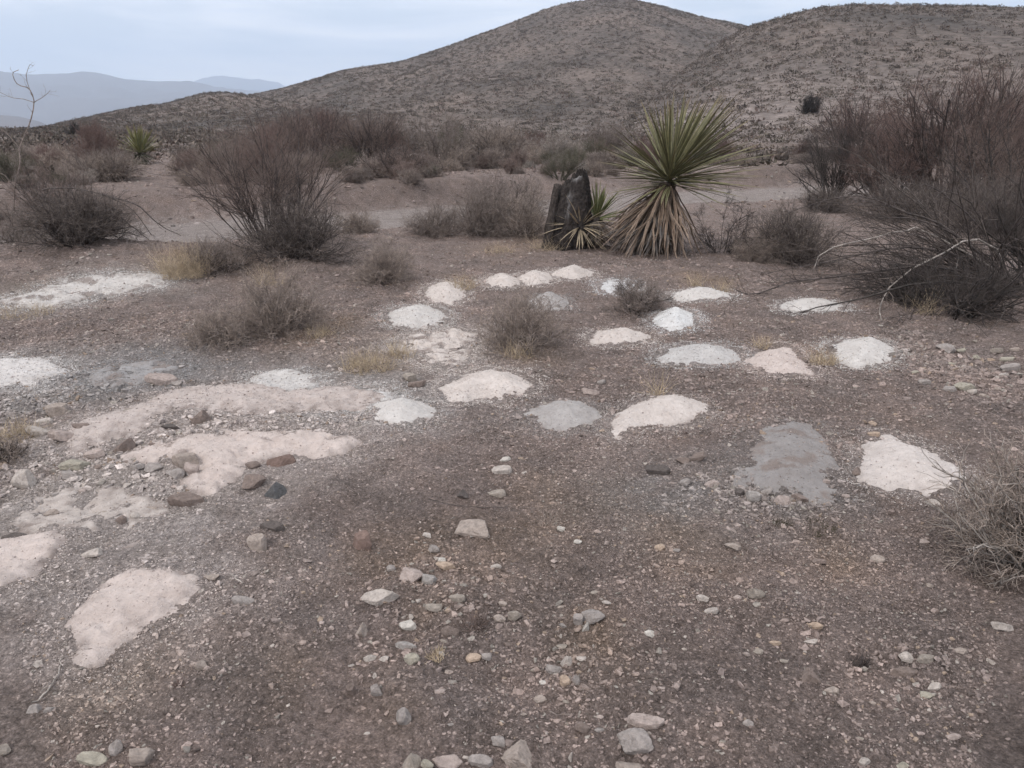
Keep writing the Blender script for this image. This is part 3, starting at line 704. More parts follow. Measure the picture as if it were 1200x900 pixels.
V, F = tubes([A_], 5, 3); link('branches', mesh_np('branches', V, F, M_twig, True), root, color=(.078, .064, .058))
V, F = tubes([B_, C_], 3, 3); link('twigs', mesh_np('twigs', V, F, M_twig, True), root, color=(.095, .077, .07))
branch_obj('twig', [path3([(1045,378,7.0),(1020,396,6.3),(1016,410,None),(1010,426,None)]), path3([(1022,396,6.3),(995,404,None),(972,410,None)])], [(.004,.002)]*2, 'dark', 'thin dark forked twig lying across the white pile on the right', 'twig', None, 0, .09, 7, kids=1)
branch_obj('dead_branch', [path3([(50,222,10.6),(87,221,10.4),(125,230,10.3),(155,246,10.2),(178,276,10.2)]), path3([(120,228,10.3),(160,240,10.1),(185,262,10.0),(212,276,10.0)]), path3([(90,222,10.4),(130,246,10.2),(150,262,10.1),(176,282,10.0)])], [(.012,.004)]*3, 'dark', 'dark dead branches arching right from the dense shrub on the berm', 'branch', None, 9, .2, 8)
branch_obj('dead_branch', [path3([(540,212,24.5),(515,204,24.4),(505,192,24.4),(488,180,24.4),(478,184,24.4)]), path3([(528,212,24.5),(512,200,24.4),(503,206,24.4),(496,215,24.4)]), path3([(530,205,24.5),(500,196,24.4),(470,192,24.4),(455,195,24.3)])], [(.03,.012)]*3, 'pale', 'bleached white dead branches at the foot of the grey bushy shrub', 'branch', None, 4, .5, 9)
Ys = hit(16, 262)[1]
branch_obj('bare_sapling', [path3([(16,262,Ys),(17,222,Ys),(23,195,Ys),(24,170,Ys),(34,147,Ys),(40,120,Ys),(34,104,Ys),(20,99,Ys),(15,86,Ys),(22,82,Ys)], 24),
    path3([(40,120,Ys),(50,114,Ys),(59,106,Ys-.1)], 6), path3([(40,120,Ys),(25,116,Ys),(12,114,Ys+.1),(-4,106,Ys+.1)], 8), path3([(38,112,Ys),(31,93,Ys),(34,77,Ys),(39,77,Ys)], 8),
    path3([(17,224,Ys),(8,208,Ys),(-6,200,Ys)], 6), path3([(18,215,Ys),(33,208,Ys-.1),(50,194,Ys-.1)], 6), path3([(16,250,Ys),(4,244,Ys),(-8,236,Ys)], 6), path3([(24,175,Ys),(12,160,Ys),(2,152,Ys),(-6,150,Ys)], 7)],
    [(.018,.005)]+[(.007,.003)]*7, 'grey', 'thin bare crooked sapling standing against the far mountains at far left', 'small tree', None, 5, .16, 10, origin=hit(16, 262), kids=2)
branch_obj('stick', [path3([(35,828,None),(52,818,None),(62,800,None),(72,783,None),(74,770,None)]), path3([(60,806,None),(50,811,None)], 4)], [(.003,.0022), (.002,.0015)], 'pale', 'pale forked dry stick lying on the gravel at lower left', 'stick', None)
branch_obj('stick', [path3([(268,676,None),(284,687,None)], 5)], [(.003,.002)], 'pale', 'short pale dry twig on the gravel right of the nearest pink pile', 'stick', None)
branch_obj('stick', [path3([(500,588,None),(560,598,None),(596,593,None)], 8)], [(.002,.0015)], 'dark', 'thin dark twig lying near the pale stone in the foreground', 'stick', None)
branch_obj('stick', [path3([(640,838,None),(655,842,None),(672,841,None)], 6)], [(.002,.001)], 'grey', 'tiny curved grey twig among the foreground stones near the bottom', 'stick', None)
branch_obj('stick', [path3([(1118,350,None),(1122,342,7.6),(1118,328,7.5),(1124,300,7.5)]), path3([(1119,346,7.6),(1132,334,7.6)], 4)], [(.007,.003), (.004,.002)], 'pale', 'pale broken upright twig under the dark branches at right', 'stick', None, 0, .08, 12)

# ------------------------------------------------------------------ grass tufts
def tuft_mesh(seed, w, h, n=120, col=None):
    rng = np.random.RandomState(seed); az = rng.rand(n)*2*pi; el = np.radians(25+60*rng.rand(n))
    d = np.stack([np.cos(az)*np.cos(el), np.sin(az)*np.cos(el), np.sin(el)], -1)
    r = w*.32*np.sqrt(rng.rand(n)); a2 = rng.rand(n)*2*pi
    b = np.stack([np.cos(a2)*r, np.sin(a2)*r, np.full(n, -.01)], -1)
    G = grow(rng, b, d, h*(.5+.8*rng.rand(n)), .0016, .0006, 4, .14, -.03)
    return tubes([G], 3, seed)
TUFT = [(218,322,60,34,500,'straw','patch of straw coloured dry grass left of the dense dark shrub'),
 (432,432,60,22,260,'straw','sparse straw grass beside the broken cream powder patch'),(470,418,34,20,120,'straw','thin straw tuft on the left edge of the broken cream patch'),
 (540,338,34,16,120,'straw','straw tuft between the leftmost and next piles of the back row'),(606,418,40,18,120,'straw','straw tuft at the foot of the twiggy shrub in the middle'),
 (815,338,20,20,60,'straw','upright straw tuft behind the long low white pile'),(846,342,18,20,60,'straw','thin straw tuft at the right end of the long low white pile'),
 (966,424,34,16,140,'straw','straw tuft between the cracked pink pile and the twig crossed one'),(893,408,20,14,70,'straw','straw tuft behind the cracked pink pile'),
 (30,368,70,12,200,'straw','low straw grass at far left below the white streak'),(315,335,40,22,120,'straw','straw tuft behind the round grey dome shrub'),
 (376,392,36,16,100,'straw','straw tuft at the right foot of the round grey dome shrub'),(640,292,44,18,150,'straw','dry straw grass in front of the charred stump'),
 (585,296,40,12,100,'straw','short straw grass before the grey bramble mass'),(925,290,60,26,160,'straw','straw grass behind the broad dark dome shrub'),
 (770,462,16,34,30,'straw','few fine straw stalks beside the cream pile in the centre'),(20,512,44,22,160,'straw','straw weeds in the low brown brush at the left edge'),
 (557,736,26,20,110,'red2','small rusty brown dead weed among the foreground stones'),(917,614,20,9,90,'olive','small dark mossy clump in front of the flattened grey pile, left one'),
 (960,620,44,8,130,'olive','wider dark mossy clump in front of the flattened grey pile'),(512,772,20,12,100,'straw','tiny golden weed below the rusty one'),
 (1008,776,20,12,120,'dark','small dark dead tuft left of the stacked stones at lower right'),(640,606,40,8,120,'greyb','flattened dead weed on bare soil in the centre foreground'),
 (1080,366,40,30,60,'straw','yellowish weed stalks below the dark branches at right'),(210,803,10,8,60,'red','tiny rusty weed at lower left'),(895,545,8,6,1,'dark','x')]
for i, (px, py, w, h, n, tint, lab) in enumerate(TUFT[:-1]):
    p = hit(px, py); m = mpp(p); V, F = tuft_mesh(300+i, w*m*1.5, h*m*1.05, int(n*1.1))
    olive = tint == 'olive'
    o = link('moss_clump' if olive else 'grass_tuft', mesh_np('grass_tuft', V, F, M_twig, True), loc=(p[0], p[1], float(T(p[0], p[1]))), color=TINT[tint])
    if olive: o.color = (.075, .065, .045, 1)
    tag(o, lab, 'plant' if olive else 'dry grass', 'dry grass tufts and weeds')

# ------------------------------------------------------------------ yuccas
def leaves(rng, base, d, length, width, cA, cB, cTip, droop=0., K=7, fold=.35, wob=.01):
    n = len(base); P, _ = grow(rng, base, d, length, 1, 1, K, wob, -droop)
    tg = nrm(np.gradient(P, axis=1))
    side = nrm(np.cross(tg, np.array((0, 0, 1.))+rng.randn(n, 1, 3)*.25)); nor = np.cross(side, tg)
    t = np.linspace(0, 1, K+1)
    prof_ = np.interp(t, [0, .12, .45, .8, .95, 1], [.75, .8, 1, .62, .2, .03])[None, :, None]*np.asarray(width).reshape(-1, 1, 1)/2
    Lf = P+side*prof_+nor*prof_*fold; Rt = P-side*prof_+nor*prof_*fold
    V = np.stack([Lf, P, Rt], 2)
    idx = np.arange(n*(K+1)*3).reshape(n, K+1, 3)
    q = np.stack([idx[:, :-1, :-1], idx[:, :-1, 1:], idx[:, 1:, 1:], idx[:, 1:, :-1]], -1).reshape(-1, 4)
    cA = np.asarray(cA); cB = np.asarray(cB)
    k = (.75+.5*rng.rand(n, 1, 1, 1))
    c = np.broadcast_to(np.stack([cB, cA, cB], 0)[None, None], (n, K+1, 3, 3)) if cA.ndim == 1 else np.stack([cB, cA, cB], 1)[:, None].repeat(K+1, 1)
    tp = sst(.80, .95, t)[None, :, None, None]
    c = c*k*(1-tp)+np.array(cTip)*tp
    return V.reshape(-1, 3), q, c.reshape(-1, 3)
def dirs(rng, n, e0, e1, tilt=(0, 0), pw=1.):
    az = rng.rand(n)*2*pi; el = np.radians(e0+(e1-e0)*rng.rand(n)**pw)
    d = np.stack([np.cos(az)*np.cos(el), np.sin(az)*np.cos(el), np.sin(el)], -1)
    return nrm(d+np.array((tilt[0], tilt[1], 0)))
def lathe(rng, prof_, n=28, rough=.1, seed=0):
    V = []; a = np.arange(n)*2*pi/n
    for (x, y, z, r) in prof_:
        rr = r*(1+rough*(noise(np.cos(a)*2+seed+z*2, np.sin(a)*2+z*4)+.5*noise(np.cos(a)*6+seed, np.sin(a)*6+z*2)))
        V.append(np.stack([x+rr*np.cos(a), y+rr*np.sin(a), np.full(n, z)], -1))
    m = len(prof_); idx = np.arange(m*n).reshape(m, n); nx = np.roll(idx, -1, 1)
    q = np.stack([idx[:-1], nx[:-1], nx[1:], idx[1:]], -1).reshape(-1, 4)
    V = np.vstack(V+[np.array([[prof_[-1][0], prof_[-1][1], prof_[-1][2]+.01]])])
    top = np.stack([idx[-1], nx[-1], np.full(n, m*n)], -1)
    return V, [q, top]
rng = np.random.RandomState(5)
# big yucca
yb = hit(757, 300); yb[1] += .35; yb[0] = yb[0]*yb[1]/(yb[1]-.35)
cz = yb[1]; d_ = raydir(783, 214); crown = d_/d_[1]*cz; crown[2] += CAMZ
zg = float(T(yb[0], yb[1])); org = np.array([yb[0], yb[1], zg])
root = link('yucca', None, loc=org)
tag(root, 'big green yucca with spiky crown above a skirt of dead brown leaves', 'yucca', 'yuccas')
cr = crown-org
pr = [(cr[0]*f, 0, -.08+(cr[2]+.08)*f, .17-.07*f) for f in np.linspace(0, 1, 10)]
V, F = lathe(rng, pr, 20, .25); c = np.tile((.07, .055, .045), (len(V), 1)); link('trunk', mesh_np('trunk', V, F, M_bark, True, c), root)
n = 170
d = dirs(rng, n, 4, 82, (.20, 0), 1.15)
d2 = dirs(rng, 45, -12, 12, (.35, 0))
D = np.vstack([d, d2]); nn = len(D)
bs = cr+D*.05+np.array((0, 0, .0))+rng.randn(nn, 3)*.02; bs[:, 2] += .08*D[:, 2]
ln = (.94+.34*rng.rand(nn))*(1+.16*D[:, 0]); ln[n:] *= .85; ln *= 1-.18*sst(.75, 1, D[:, 2])
V, F, c = leaves(rng, bs, D, ln, .028+.010*rng.rand(nn), (.064, .066, .032), (.225, .205, .108), (.17, .115, .07), .02, 7, .35, .022)
link('green_leaves', mesh_np('green_leaves', V, F, M_leaf, False, c), root)
# dead leaves hanging: upper layer brown, lower layer grey
def skirt(nm, n, top, z0, z1, lenr, spread, cA, cB, seed, bias):
    rng = np.random.RandomState(seed)
    f = z0+(z1-z0)*rng.rand(n); az = rng.rand(n)*2*pi
    el = np.radians(-spread[0]-(spread[1]-spread[0])*rng.rand(n))
    D = np.stack([np.cos(az)*np.cos(el), np.sin(az)*np.cos(el), np.sin(el)], -1); D[:, 0] = np.where(D[:, 0] > 0, D[:, 0]*.6, D[:, 0])+bias*.6; D = nrm(D)
    bs = np.stack([top[0]*f, np.zeros(n), top[2]*f], -1)+np.stack([np.cos(az), np.sin(az), np.zeros(n)], -1)*.10
    ln = lenr[0]+(lenr[1]-lenr[0])*rng.rand(n)
    ln = np.minimum(ln, (bs[:, 2]+.0)/np.maximum(-D[:, 2], .2)*1.02)
    ca = np.array(cA)[None]*(.6+.8*rng.rand(n, 1)); cb = np.array(cB)[None]*(.6+.8*rng.rand(n, 1))
    V, F, c = leaves(rng, bs, D, ln, .022+.012*rng.rand(n), ca, cb, (.16, .11, .08), .03, 8, .6, .075)
    V[:, 2] = np.maximum(V[:, 2], .0)
    link(nm, mesh_np(nm, V, F, M_leaf, False, c), root)
skirt('dead_leaf_skirt', 260, cr, .72, .97, (.65, 1.15), (26, 80), (.15, .105, .078), (.27, .20, .15), 51, -.34)
skirt('dead_leaf_skirt', 330, cr, .30, .75, (.45, .85), (18, 76), (.10, .085, .08), (.19, .17, .155), 52, -.40)
# small green yucca behind the stump
p = hit(700, 292); p[1] += .25; org = np.array([p[0], p[1], float(T(p[0], p[1]))])
root = link('yucca', None, loc=org); tag(root, 'small green yucca squeezed between the charred stump and the big one', 'yucca', 'yuccas')
V, F = lathe(rng, [(0, 0, z, .10-.03*z) for z in np.linspace(-.05, .38, 6)], 14, .3); c = np.tile((.06, .05, .045), (len(V), 1)); link('trunk', mesh_np('trunk', V, F, M_bark, True, c), root)
D = dirs(rng, 60, 5, 80, (.25, 0)); V, F, c = leaves(rng, D*.04+np.array((0, 0, .36)), D, .38+.2*rng.rand(60), .026, (.07, .085, .032), (.20, .20, .09), (.14, .09, .06), .02)
link('green_leaves', mesh_np('green_leaves', V, F, M_leaf, False, c), root)
D = dirs(rng, 110, -70, -15, (.1, -.1)); V, F, c = leaves(rng, D*.04+np.array((0, 0, .36)), D, .34+.16*rng.rand(110), .024, (.11, .09, .08), (.19, .165, .15), (.14, .10, .08), .03, 7, .6, .05); V[:, 2] = np.maximum(V[:, 2], 0)
link('dead_leaf_skirt', mesh_np('dead_leaf_skirt', V, F, M_leaf, False, c), root)
# dead rosette
p = hit(679, 292); org = np.array([p[0], p[1], float(T(p[0], p[1]))]); m = mpp(p)
root = link('dead_yucca', None, loc=org); tag(root, 'small dead straw coloured yucca rosette in front of the charred stump', 'yucca', 'yuccas')
V, F = lathe(rng, [(0, 0, z, .05) for z in np.linspace(-.04, .26, 5)], 10, .3); c = np.tile((.08, .06, .05), (len(V), 1)); link('trunk', mesh_np('trunk', V, F, M_bark, True, c), root)
D = dirs(rng, 90, -42, 62, (0, -.15), 1.3); V, F, c = leaves(rng, D*.03+np.array((0, 0, .29)), D, .36+.24*rng.rand(90), .022, (.22, .17, .12), (.36, .30, .215), (.2, .14, .1), .045, 7, .5, .03); V[:, 2] = np.maximum(V[:, 2], .0)
link('dead_leaves', mesh_np('dead_leaves', V, F, M_leaf, False, c), root)
# distant yucca
d_ = raydir(168, 206); p = d_/d_[1]*27; org = np.array([p[0], 27, float(T(p[0], 27.))])
root = link('yucca', None, loc=org); tag(root, 'distant yellowish yucca rosette on the plain beyond the wash at left', 'yucca', 'yuccas')
V, F = lathe(rng, [(0, 0, z, .16) for z in np.linspace(-.05, .35, 5)], 12, .3); c = np.tile((.06, .055, .045), (len(V), 1)); link('trunk', mesh_np('trunk', V, F, M_bark, True, c), root)
D = dirs(rng, 120, 8, 85); V, F, c = leaves(rng, D*.05+np.array((0, 0, .35)), D, .75+.2*rng.rand(120), .05, (.10, .105, .045), (.27, .26, .12), (.2, .14, .09), .0)
link('green_leaves', mesh_np('green_leaves', V, F, M_leaf, False, c), root)
D = dirs(rng, 80, -55, 5); V, F, c = leaves(rng, D*.05+np.array((0, 0, .33)), D, .42+.2*rng.rand(80), .04, (.09, .085, .06), (.15, .14, .10), (.14, .1, .08), .03)
link('dead_leaf_skirt', mesh_np('dead_leaf_skirt', V, F, M_leaf, False, c), root)
# ------------------------------------------------------------------ charred stump
p = hit(662, 294); p[1] += .28; m = mpp(p); org = np.array([p[0]*p[1]/(p[1]-.28), p[1], float(T(p[0], p[1]))])
root = link('tree_stump', None, loc=org); tag(root, 'charred grey black split stump standing left of the big yucca', 'stump')
nA, nZ = 72, 56; a = np.arange(nA)*2*pi/nA; A_, Z_ = np.meshgrid(a, np.linspace(0, 1, nZ), indexing='ij')
top = 1.02+.12*np.cos(A_-.2)+.06*noise(np.cos(A_)*7, np.sin(A_)*7)+.05*noise(np.cos(A_)*1.3+3, np.sin(A_)*1.3)+.03*noise(np.cos(A_)*4, np.sin(A_)*4)
z = -.06+Z_*top
rx = (.30-.13*Z_**2.5)*(1+.16*noise(np.cos(A_)*2.2+z*.8, np.sin(A_)*2.2)+.07*noise(np.cos(A_)*5+z*3, np.sin(A_)*5+z*4)+.05*noise(np.cos(A_)*13+z*9, np.sin(A_)*13+z*12)+.05*noise(A_*9, z*14)+.04*noise(A_*20, z*34))
groove = np.exp(-((np.abs((A_-4.15+pi) % (2*pi)-pi))/.16)**2)*sst(.12, .45, Z_); rx = rx*(1-.22*groove)
V = np.stack([rx*np.cos(A_)+.04+.06*Z_, rx*np.sin(A_)*.8, z], -1).reshape(-1, 3)
idx = np.arange(nA*nZ).reshape(nA, nZ); nx = np.roll(idx, -1, 0)
q = np.stack([idx[:, :-1], nx[:, :-1], nx[:, 1:], idx[:, 1:]], -1).reshape(-1, 4)
cap = np.array([[.10, 0, .72]]); V = np.vstack([V, cap]); tri = np.stack([idx[:, -1], nx[:, -1], np.full(nA, nA*nZ)], -1)
pale = (np.exp(-((A_-4.45)/.20)**2)*sst(.42, .55, Z_)*(1-sst(.78, .9, Z_))*sst(-.2, .3, noise(A_*8, z*5))).reshape(-1)
tp2 = (sst(.93, .99, Z_)*np.exp(-((A_-4.9)/.35)**2)).reshape(-1)
c = np.array((.040, .034, .032))[None]*(1+.7*fbm(A_*5, z*7, 3).reshape(-1, 1)); mm = np.clip(pale*.7+tp2, 0, 1)[:, None]*.6; c = c*(1-mm)+np.array((.27, .26, .26))*mm
c = np.vstack([c, [[.03, .026, .024]]])
link('trunk', mesh_np('trunk', V, [q, tri], M_bark, True, np.clip(c, .015, 1)), root)
# leaning splinter on its left
K = 12; t = np.linspace(0, 1, K)
cen = np.stack([-.27+.14*t, -.12+.02*t, -.05+.93*t], -1)
pr = [(x, y, z_, .085*(1-.45*tt)) for (x, y, z_), tt in zip(cen, t)]
V, F = lathe(rng, pr, 16, .45, 3); V[:, 1] = -.16+(V[:, 1]+.16)*.6
c = np.array((.055, .046, .042))[None]*(1+.6*fbm(V[:, 0]*20, V[:, 2]*9, 2)[:, None]); link('splinter', mesh_np('splinter', V, F, M_bark, True, np.clip(c, .02, 1)), root)

# ------------------------------------------------------------------ scrub on the plain and the hillsides
lib = []
for i, (k, w, h, t1, t2, dn) in enumerate([('dome', 1.1, .75, 'dgrey', 'grey', .8), ('dome', 1.3, .8, 'dgrey', 'greyb', .8), ('low', 1.4, .55, 'dark', 'grey', .8), ('red', 1.3, 1.0, 'dark', 'red2', .9), ('red', 1.6, 1.15, 'dark', 'red', .9), ('dark', 1.2, .85, 'char', 'dgrey', .9), ('creosote', 1.6, 1.3, 'dgrey', 'olive', .8), ('dome', .9, .55, 'pale', 'pale', .7)]):
    br_, tw_ = shrub_geo(k, w, h, 500+i, 2.4, dn)
    V1, F1 = tubes(br_, 3, i); V2, F2 = tubes(tw_, 3, i)
    me = mesh_np('shrub', np.vstack([V1, V2]), [np.vstack([F1, F2+len(V1)])], M_twig, True)
    lib.append((me, t2))
rs = np.random.RandomState(77)
def scatter(n, ra, rb, dens_pow=2.):
    r = (ra**dens_pow+(rb**dens_pow-ra**dens_pow)*rs.rand(n))**(1/dens_pow); a = np.radians(-40+80*rs.rand(n)); return r*np.sin(a), r*np.cos(a)
X, Y = scatter(520, 20, 48)
ws = wash_s(X, Y); ok = (ws > 3.1) & (fbm(X*.16, Y*.16, 3)+.25*rs.rand(len(X)) > -.28)
X, Y = X[ok], Y[ok]
px, py = project(np.stack([X, Y, Zs(X, Y)], -1)); ok = (px > -40) & (px < 1240); X, Y = X[ok], Y[ok]
X2, Y2 = scatter(900, 17, 36); w2 = wash_s(X2, Y2); p2x, _ = project(np.stack([X2, Y2, Zs(X2, Y2)], -1))
ok = (w2 > 2.5) & (w2 < 7.5) & (p2x > -30) & (p2x < 1230) & (rs.rand(900) < .7); X2, Y2 = X2[ok][:110], Y2[ok][:110]
nb0 = len(X); X = np.append(X, X2); Y = np.append(Y, Y2)
p2x, _ = project(np.stack([X, Y, Zs(X, Y)], -1)); rr3 = np.hypot(X, Y)
bad = (p2x > 118) & (p2x < 222) & (rr3 < 30.5)
near_ = np.arange(len(X)) >= nb0
o_ = np.concatenate([np.where(near_ & ~bad)[0], [k for k in np.argsort(rr3) if k < nb0 and not bad[k]][:150]]).astype(int)
FRZ = 'low shrubs scattered over the plain beyond the wash'
words = ['grey dome shaped', 'brownish grey dome shaped', 'low spreading grey', 'airy reddish', 'airy dark maroon', 'dark sparse', 'olive brown bushy', 'small pale straw grey']
used_last = 0
for j in o_:
    x, y = X[j], Y[j]; r = np.hypot(x, y)
    wgt = np.array([3, 3.4, 3, 1.5, 1.0, 1.3, 1.2, 1.8]); wgt /= wgt.sum(); k = rs.choice(8, p=wgt)
    me, tint = lib[k]; s = (.50+.62*rs.rand()**1.3)*(.72 if near_[j] else 1)
    tc_ = np.array(TINT[tint])*(.8+.45*rs.rand())
    o = link('desert_shrub', me, loc=(x, y, float(T(x, y))-.03), rot=(0, 0, rs.rand()*6.28), sc=(s, s, s*(.75+.4*rs.rand())), color=tc_)
    pxx = float(project([x, y, 0])[0])
    zone = 'at far left' if pxx < 230 else 'at left' if pxx < 420 else 'left of the stump' if pxx < 640 else 'behind the big yucca' if pxx < 890 else 'at right'
    dep = 'just past the wash' if r < 27 else 'midway out on the plain' if r < 38 else 'far out near the hill'
    tag(o, f'{words[k]} shrub {dep}, {zone}', 'shrub', FRZ)
    used_last = max(used_last, r)
# the rest: one low-poly mass of scrub covering the hills
rest = [k for k in range(len(X)) if k not in set(o_.tolist()) and not bad[k]]
Xa, Ya = scatter(115000, 22, 420, 1.45)
rr2 = np.hypot(Xa, Ya)
p2x, _ = project(np.stack([Xa, Ya, Zs(Xa, Ya)], -1)); ok = ~((p2x > 125) & (p2x < 215) & (rr2 < 30)) & (rs.rand(len(Xa)) < np.clip((rr2-10)/45, .3, 1)) & (wash_s(Xa, Ya) > 3.2) & (fbm(Xa*.03, Ya*.03, 3)+.7*rs.rand(len(Xa)) > -.05)
Xa, Ya = np.concatenate([Xa[ok], X[rest]]), np.concatenate([Ya[ok], Y[rest]])
nS = len(Xa); nb = 26; print('hill shrubs', nS)
Za = T(Xa, Ya); ra_ = np.hypot(Xa, Ya)
sz = (.20+.48*rs.rand(nS)**2.4)
uu = nrm(rs.randn(nS, nb, 3)); uu[..., 2] = np.abs(uu[..., 2])
cen_ = uu*(rs.rand(nS, nb, 1)**.45)*sz[:, None, None]*np.array((1, 1, .72))
base = np.stack([Xa, Ya, Za-.06], -1)[:, None]+cen_
s_ = sz[:, None, None]
sd_ = nrm(rs.randn(nS, nb, 3))*s_*.16
t_ = nrm(uu+.8*rs.randn(nS, nb, 3))*s_*.34
V = np.stack([base-sd_, base+sd_, base+t_], 2).reshape(-1, 3)
F = np.arange(len(V)).reshape(-1, 3)
pal = np.array([(.130, .107, .093), (.116, .096, .086), (.102, .088, .073), (.135, .10, .088), (.17, .142, .122), (.085, .070, .062)])
c = pal[rs.choice(6, nS, p=[.28, .22, .2, .1, .12, .08])]*(.8+.4*rs.rand(nS, 1)); c = np.repeat(c, nb*3, 0)
o = link('hillside_scrub', mesh_np('hillside_scrub', V, F, M_brush, False, c)); tag(o, 'dense low scrub dotting the plain and both hillsides', 'scrub', None, 'stuff')

# ------------------------------------------------------------------ stones
def rock_mesh(name, seed, kind):
    rng = np.random.RandomState(seed)
    import bmesh
    bm = bmesh.new(); bmesh.ops.create_icosphere(bm, subdivisions=4, radius=1)
    V = np.array([v.co[:] for v in bm.verts]); F = np.array([[v.index for v in f.verts] for f in bm.faces]); bm.free()
    D = nrm(V); npl = {'round': 12, 'block': 8, 'slab': 9, 'wedge': 6}[kind]
    nrmls = nrm(rng.randn(npl, 3)); dist = .60+.40*rng.rand(npl)
    if kind in ('slab',): nrmls = np.vstack([nrmls, [(.05, .1, 1), (0, -.1, -1)]]); dist = np.append(dist, [.42, .42])
    if kind == 'wedge': nrmls = np.vstack([nrmls, [(.7, 0, .7), (-.75, .2, .55), (0, 0, -1)]]); dist = np.append(dist, [.45, .5, .5])
    nrmls = nrm(nrmls); dt = D@nrmls.T; rr = np.where(dt > .05, dist[None]/np.maximum(dt, .05), 9)
    kk = {'round': 45, 'block': 160, 'slab': 160, 'wedge': 160}[kind]
    r = -np.log(np.exp(-kk*np.minimum(rr, 2)).sum(1)+np.exp(-kk*1.15))/kk
    r = r*(1+.05*fbm(D[:, 0]*2+seed, D[:, 1]*2+D[:, 2]*1.7, 3)+.035*noise(D[:, 0]*7+seed, D[:, 2]*7+D[:, 1]*5)+.012*noise(D[:, 0]*20+seed, D[:, 2]*20+D[:, 1]*17))
    V = D*r[:, None]; V -= (V.max(0)+V.min(0))/2; V /= (V.max(0)-V.min(0))/2
    return mesh_np(name, V, F, M_rock, False)
RM = {k: [rock_mesh('stone', 10*i+j, k) for j in range(5)] for i, k in enumerate(('round', 'block', 'slab', 'wedge'))}
RC = dict(tan=(.30, .25, .22), pale=(.37, .325, .295), grey=(.27, .238, .222), white=(.43, .395, .36), brown=(.185, .145, .128), dark=(.10, .084, .078), blue=(.10, .098, .10), green=(.30, .272, .225),
          pink=(.335, .275, .25), orange=(.36, .275, .215), red=(.175, .122, .104), ggrey=(.262, .225, .195), bgrey=(.30, .272, .255))
rr_ = np.random.RandomState(3)
def stone(px, py, w, h, col, kind, label, group=None, rot=None):
    p = hit(px, py+h*.35); m = mpp(p); al = math.atan2(CAMZ-p[2], p[1])
    wd_ = w*m; dp = wd_*.75; hh = (h*m-dp*sin(al)*.85)/cos(al)
    if hh < .32*wd_: hh = .32*wd_; dp = max(.45*wd_, (h*m-hh*cos(al))/max(sin(al), .1))
    dp = min(dp, wd_*1.3); hh = min(hh, wd_*1.3)
    me = RM[kind][rr_.randint(5)]; z = float(T(p[0], p[1]))
    flip = rr_.randint(2)*pi+.35*(rr_.rand()-.5)
    c = np.array(RC[col])*(.92+.16*rr_.rand())
    o = link('stone', me, loc=(p[0], p[1], z+hh*.5*.5), rot=(.5*(rr_.rand()-.5), .5*(rr_.rand()-.5), flip), sc=(wd_/2, dp/2, hh/2*1.15), color=c)
    tag(o, label, 'stone', group); return o
